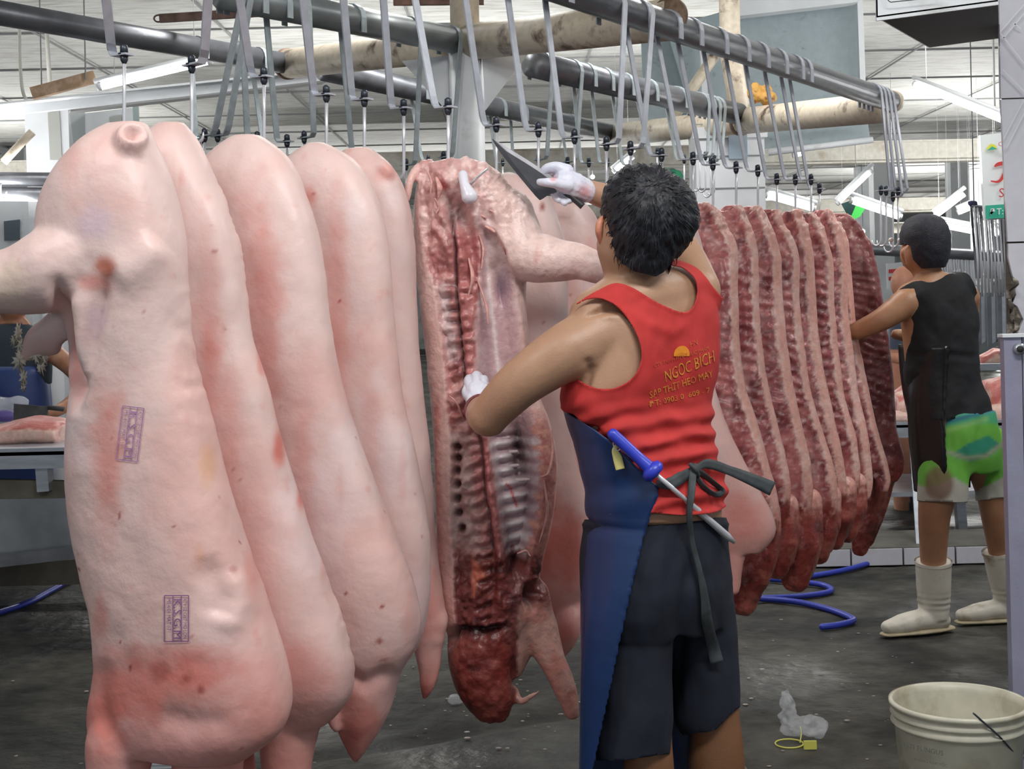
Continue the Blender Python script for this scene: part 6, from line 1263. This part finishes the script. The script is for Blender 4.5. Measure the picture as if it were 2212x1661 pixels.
for a in (2150, 2280):
    g = G(); q = P(a, 285, 4.01); g.tube([q, (q[0], q[1], ZC)], .006, 8); g.obj('hanger', m_wire, sn)

# tiled pillar, box and panel at the right edge
YP = 2.3; pil = thing('tiled_pillar', 'white tiled pillar with broken tiles at the right edge', 'column', (P(2260, 600, YP)[0], YP * KD, 0))
m_tile = mat('white_glazed_tile', (.62, .62, .68), rough=.22, col2=(.55, .5, .52), m2=(.6, .72), scale2=5, var=.04); m_mort = mat('crumbling_mortar', (.09, .075, .06), rough=.9, col2=(.4, .36, .3), m2=(.5, .6), scale2=14, bump=.02, bscale=20)
cc = P(2172, 600, YP); x0 = P(2166, 600, YP)[0]
yp = YP * KD + .01
for (za, zb) in ((-.01, ZC),): quadobj('pillar_core', [(x0 + .012, yp, za), (x0 + .42, yp, za), (x0 + .6, yp + .4, za), (x0 + .012 + .4 * (x0 + .06) / yp, yp + .4, za)], m_mort, ZC, pil, None, (0, 0, 1))
def tile(pts): quadobj('tile', pts, m_tile, .012, pil, None, (0, 1, 0))
YT = YP - .002
tile([P(2157, -260, YT), P(2400, -260, YT), P(2400, -100, YT), P(2157, -94, YT)])
tile([P(2157, -92, YT), P(2400, -98, YT), P(2400, 205, YT), P(2162, 212, YT)]); tile([P(2162, 215, YT), P(2400, 208, YT), P(2400, 516, YT), P(2177, 522, YT)])
tile([P(2178, 526, YT), P(2400, 520, YT), P(2400, 760, YT), P(2196, 760, YT), P(2200, 716, YT), P(2211, 690, YT), P(2198, 662, YT), P(2184, 652, YT), P(2196, 620, YT), P(2186, 590, YT), P(2178, 556, YT)])
tile([P(2196, 764, YT), P(2400, 764, YT), P(2400, 1100, YT), P(2190, 1100, YT)])
m_dia = mat('tile_relief', (.72, .72, .8), rough=.15)
for pts in ([(2160, 70), (2212, 10)], [(2168, 82), (2215, 26)], [(2160, 70), (2215, 140)], [(2166, 150), (2215, 200)], [(2190, 50), (2206, 62)], [(2168, 300), (2212, 215)], [(2174, 320), (2216, 238)]): strip2(pts, [2.5, 2.5], YT - .0135, m_dia, pil, 'tile_pattern')
g = G()
for k in range(6):
    pp = curve3([P(2188 + rs.uniform(-8, 3), 600 + 24 * k, YT - .01), P(2192 + rs.uniform(-8, 6), 612 + 24 * k, YT - .03), P(2186 + rs.uniform(-6, 6), 628 + 24 * k, YT - .015)], 8); g.tube(pp, [.003, .008, .002], 7)
g.obj('chipped_edge', m_mort, pil)
hb_ = thing('wall_box', 'grey-white metal hood with a dark open underside, top right', 'box', P(2020, 40, 2.2)); m_in = mat('dark_inside', (.02, .022, .024), rough=.7)
A_, B_, C_, D_ = P(1893, 38, 2.0), P(2156, 3, 2.0), P(2158, 83, 2.5), P(2006, 103, 2.5)
quadobj('front_face', [P(1888, -120, 2.0), P(2162, -140, 2.0), P(2157, 4, 2.0), P(1893, 40, 2.0)], m_white, .006, hb_, None, (0, 1, 0)); quadobj('front_trim', [P(1893, 38, 1.99), P(2157, 3, 1.99), P(2157, 10, 1.99), P(1894, 45, 1.99)], m_white, .008, hb_, None, (0, 1, 0))
quadobj('underside', [A_, B_, C_, D_], m_in, .004, hb_, None, (0, 0, 1)); quadobj('side_face', [A_, D_, D_ + np.array([0, 0, .3]), A_ + np.array([0, 0, .2])], m_white, .004, hb_, None, (1, 0, 0))
strip2([(1912, -60), (1914, 6), (1940, 3), (2030, -6)], [2, 2, 2], 1.985, m_in, hb_, 'joint_line')
pn = thing('metal_door_panel', 'lavender-grey metal panel with a round lock at the right edge', 'panel', (P(2190, 1200, 1.95)[0], 1.95 * KD, 0)); m_lav = mat('lavender_grey_paint', (.31, .31, .42), rough=.4, metal=.2, var=.08, vscale=14, bump=.0005, bscale=120)
quadobj('panel', [P(2168, 725, 1.95), P(2206, 723, 1.95), P(2226, 1720, 1.95), P(2194, 1720, 1.95)], m_lav, .03, pn, None, (0, 1, 0)); quadobj('panel', [P(2208, 723, 1.955), P(2400, 720, 1.955), P(2400, 1720, 1.955), P(2229, 1720, 1.955)], m_lav, .03, pn, None, (0, 1, 0))
quadobj('top_edge', [P(2166, 722, 1.945), P(2400, 716, 1.945), P(2400, 724, 1.945), P(2166, 729, 1.945)], m_white, .04, pn, None, (0, 1, 0)); g = G(); q = P(2205, 754, 1.94); g.tube([q, q + np.array([0, .02, 0])], .014, 20); g.obj('lock', m_stainless, pn); g = G(); q = P(2205, 754, 1.936); g.tube([q, q + np.array([0, .006, 0])], .008, 16); g.obj('keyhole_plate', m_in, pn)

# floor things: hoses, bucket, tub, bag, scraps
m_hose = mat('blue_hose', (.03, .05, .42), rough=.35)
def hose(label, px, r=.011):
    pts = []
    for a, b in px:
        d = P(a, b, 1.0) - CAM; t = (CAMH - r) / -d[2]; pts.append(CAM + d * t)
    o = G(); o.tube(curve3(pts, 60), r, 10, dome=True); o = o.obj('garden_hose', m_hose); tag(o, label, 'hose', 'blue hoses on the floor')
hose('blue hose curling on the floor under the red half carcasses', [(1560, 1292), (1640, 1293), (1720, 1300), (1790, 1316), (1838, 1334), (1840, 1342), (1810, 1350), (1776, 1354)], .013)
hose('upper loop of blue hose under the red half carcasses', [(1590, 1298), (1650, 1292), (1730, 1288), (1785, 1280), (1795, 1272), (1770, 1262), (1700, 1254), (1640, 1250), (1560, 1252)], .013); hose('blue hose running back towards the right table', [(1700, 1250), (1760, 1243), (1830, 1230), (1890, 1212), (1950, 1190), (1990, 1176)], .013); hose('furthest blue hose beside the right table legs', [(1850, 1176), (1900, 1182), (1960, 1188), (2010, 1186), (2060, 1190)], .013); hose('blue hose on the floor at the left edge', [(-60, 1340), (0, 1322), (60, 1302), (110, 1276), (160, 1250), (240, 1228)], .014)
kb = thing('kerb', 'low tiled kerb in front of the right table', 'kerb', (P(1900, 1200, 4.2)[0], 4.3 * KD, 0)); z0 = 0
g = G(); yk = FPX * CAMH / (1222 - 632.0); kx = P(1950, 1200, yk / KD)[0]; g.box((kx, yk + .25, .045), (2.6, .5, .09)); g.obj('kerb_base', mat('grey_cement', (.12, .115, .1), rough=.7, var=.3, vscale=8), kb, False)
for k in range(10): g = G(); g.box((kx - 1.17 + .26 * k, yk - .006, .045), (.25, .012, .08)); g.obj('tile', m_tile, kb, False)
YB = 1.86; bc = P(2070, 1512, YB); bk = thing('bucket', 'dirty white plastic bucket standing at the lower right', 'bucket', (bc[0], bc[1], 0)); zr = bc[2]; YB = bc[1]; R0 = .153
m_bk = mat('dirty_bucket', (.56, .54, .44), rough=.4, col2=(.3, .26, .17), m2=(.5, .75), scale2=7, var=.1)
g = G(); prf = [(0, 0), (.118, 0), (.122, .01), (R0 - .006, zr - .06), (R0 - .004, zr - .058), (R0 + .004, zr - .05), (R0 - .003, zr - .044), (R0 - .002, zr - .034), (R0 + .005, zr - .03), (R0 - .002, zr - .024), (R0 - .001, zr - .014), (R0 + .007, zr - .01), (R0 + .007, zr), (R0 - .002, zr), (R0 - .004, zr - .02), (.116, .012), (0, .01)]
th = np.linspace(0, 2 * math.pi, 64, endpoint=False); g.rings([np.stack([bc[0] + max(r, .001) * np.cos(th), YB + max(r, .001) * np.sin(th), np.full(64, z)], 1) for r, z in prf], caps=False); g.obj('pail', m_bk, bk)
g = G(); hp = []
for a in np.linspace(math.radians(-82), math.radians(30), 24):
    s = (a - math.radians(-82)) / math.radians(112); hp.append((bc[0] + (R0 + .008) * math.cos(a), YB + (R0 + .008) * math.sin(a), zr - .05 - .16 * math.sin(s * math.pi) ** .8))
ANCH = (1.86, YB); hp = [P(2102, 1540, 1.7), P(2120, 1556, 1.7), P(2160, 1592, 1.71), P(2195, 1632, 1.76), P(2206, 1646, 1.8), P(2214, 1610, 1.84), P(2208, 1560, 1.86)]; ANCH = None; g.tube(curve3(hp, 30), .0022, 8); g.obj('bail_handle', m_nut, bk)
bvb = BVHTree.FromPolygons([v.co.copy() for v in bk.children[0].data.vertices], [tuple(p.vertices) for p in bk.children[0].data.polygons])
m_bt = mat('faded_black_print', (.1, .1, .09), rough=.7)
for s, x, y, h in (('ANTI FUNGUS', 1942, 1608, 11), ('KHÁNG NẤM MỐC', 1976, 1640, 6)):
    tv, tf = text_mesh(s, h * 1.4); wrap2d('printed_text', tv, tf, (x, y), (.97, .2), (.0, -1), bvb, .0015, m_bt, bk)
tb = thing('plastic_tub', 'cream plastic lid edge at the bottom right corner in front of the bucket', 'lid', P(2130, 1690, 1.62)); g = G(); q = P(2132, 1712, 1.62); th = np.linspace(0, 2 * math.pi, 48, endpoint=False)
g.rings([np.stack([q[0] + r * np.cos(th), q[1] + r * np.sin(th), np.full(48, q[2] + z)], 1) for r, z in ((.07, -.3), (.09, -.02), (.098, -.018), (.098, 0), (.085, .004), (.001, .002))], caps=False); g.obj('lid', m_bk, tb)
def fl(u, v, z=0.0):
    d = P(u, v, 1.0) - CAM; return CAM + d * ((CAMH - z) / -d[2])
bg_ = thing('plastic_bag', 'clear crumpled plastic bag tied with a yellow tag on the floor', 'bag', fl(1735, 1590)); q = fl(1720, 1595); g = G()
g.ell(q + np.array([-.02, .04, .07]), (.035, .03, .085), seg=22); g.ell(q + np.array([.05, .02, .03]), (.055, .045, .035), seg=22); g.ell(q + np.array([.0, .01, .03]), (.035, .03, .03), seg=22); V, F = remesh(g, .006, 1); N = normals(V, F); V = V + N * (.022 * fbm(V, 18, 3, 2) - .03 * np.abs(fbm(V, 26, 2, 5)))[:, None]; V[:, 2] = np.maximum(V[:, 2], .002); mk('film', V, F, m_bag, bg_)
yt = mat('yellow_zip_tag', (.62, .6, .12), rough=.4); a = fl(1734, 1606, .015); b = fl(1766, 1612, .015); g = G(); g.box((a + b) / 2, (abs(b[0] - a[0]), .008, .025)); g.obj('yellow_tag', yt, bg_, False); g = G(); c = fl(1705, 1606, .006); g.tube([c + np.array([.042 * math.cos(t), .03 * math.sin(t), .004 * math.sin(t)]) for t in np.linspace(0, 2 * math.pi, 30)], .0025, 6, caps=False); g.tube(curve3([fl(1728, 1604, .01), fl(1731, 1585, .02), fl(1729, 1570, .02)], 8), .002, 6); g.obj('zip_tie', yt, bg_)
cf = G(); q = fl(985, 1510, .015); cf.ell(q, (.03, .025, .018), seg=20); V, F = remesh(cf, .004, 1); V = V + normals(V, F) * (.006 * fbm(V, 50, 2, 5))[:, None]; o = mk('plastic_scrap', V, F, m_bag); tag(o, 'small clear plastic scrap on the floor beneath the opened carcass', 'scrap')
g = G(); rs = random.Random(12)
for k in range(200):
    uu, vv = rs.uniform(-20, 2180), rs.uniform(1330, 1670) ** 1.0
    if rs.random() < .35: uu = rs.uniform(900, 1900)
    q = fl(uu, vv, .002); s = rs.uniform(.003, .011) * rs.uniform(.6, 1.2); g.ell(q, (s, s * rs.uniform(.4, 1), s * .2), seg=6, rn=4)
o = g.obj('meat_scraps', mat('pale_scraps', (.42, .36, .32), rough=.5, var=.4, vscale=30)); tag(o, 'tiny pale scraps scattered over the wet floor', 'scraps', kind='stuff')
wt = thing('white_tray', 'pale tray edge on the floor below the leftmost carcass', 'tray', fl(345, 1650)); q = fl(350, 1655); g = G(); g.box(q + np.array([0, .05, .012]), (.3, .16, .02)); g.box(q + np.array([0, -.03, .03]), (.3, .01, .03)); g.obj('tray', m_white, wt, False)
ys = thing('yellow_tassel', 'small yellow-green tag hanging between the leg and the man in red', 'tag', P(1292, 625, 1.9)); g = G(); g.tube(curve3([P(1284, 600, 1.92), P(1296, 612, 1.92), P(1288, 628, 1.92), P(1284, 650, 1.92)], 14), [.006, .014, .012, .01], 10, flat=.6); g.obj('tag', mat('yellow_green', (.5, .55, .12), rough=.5), ys)
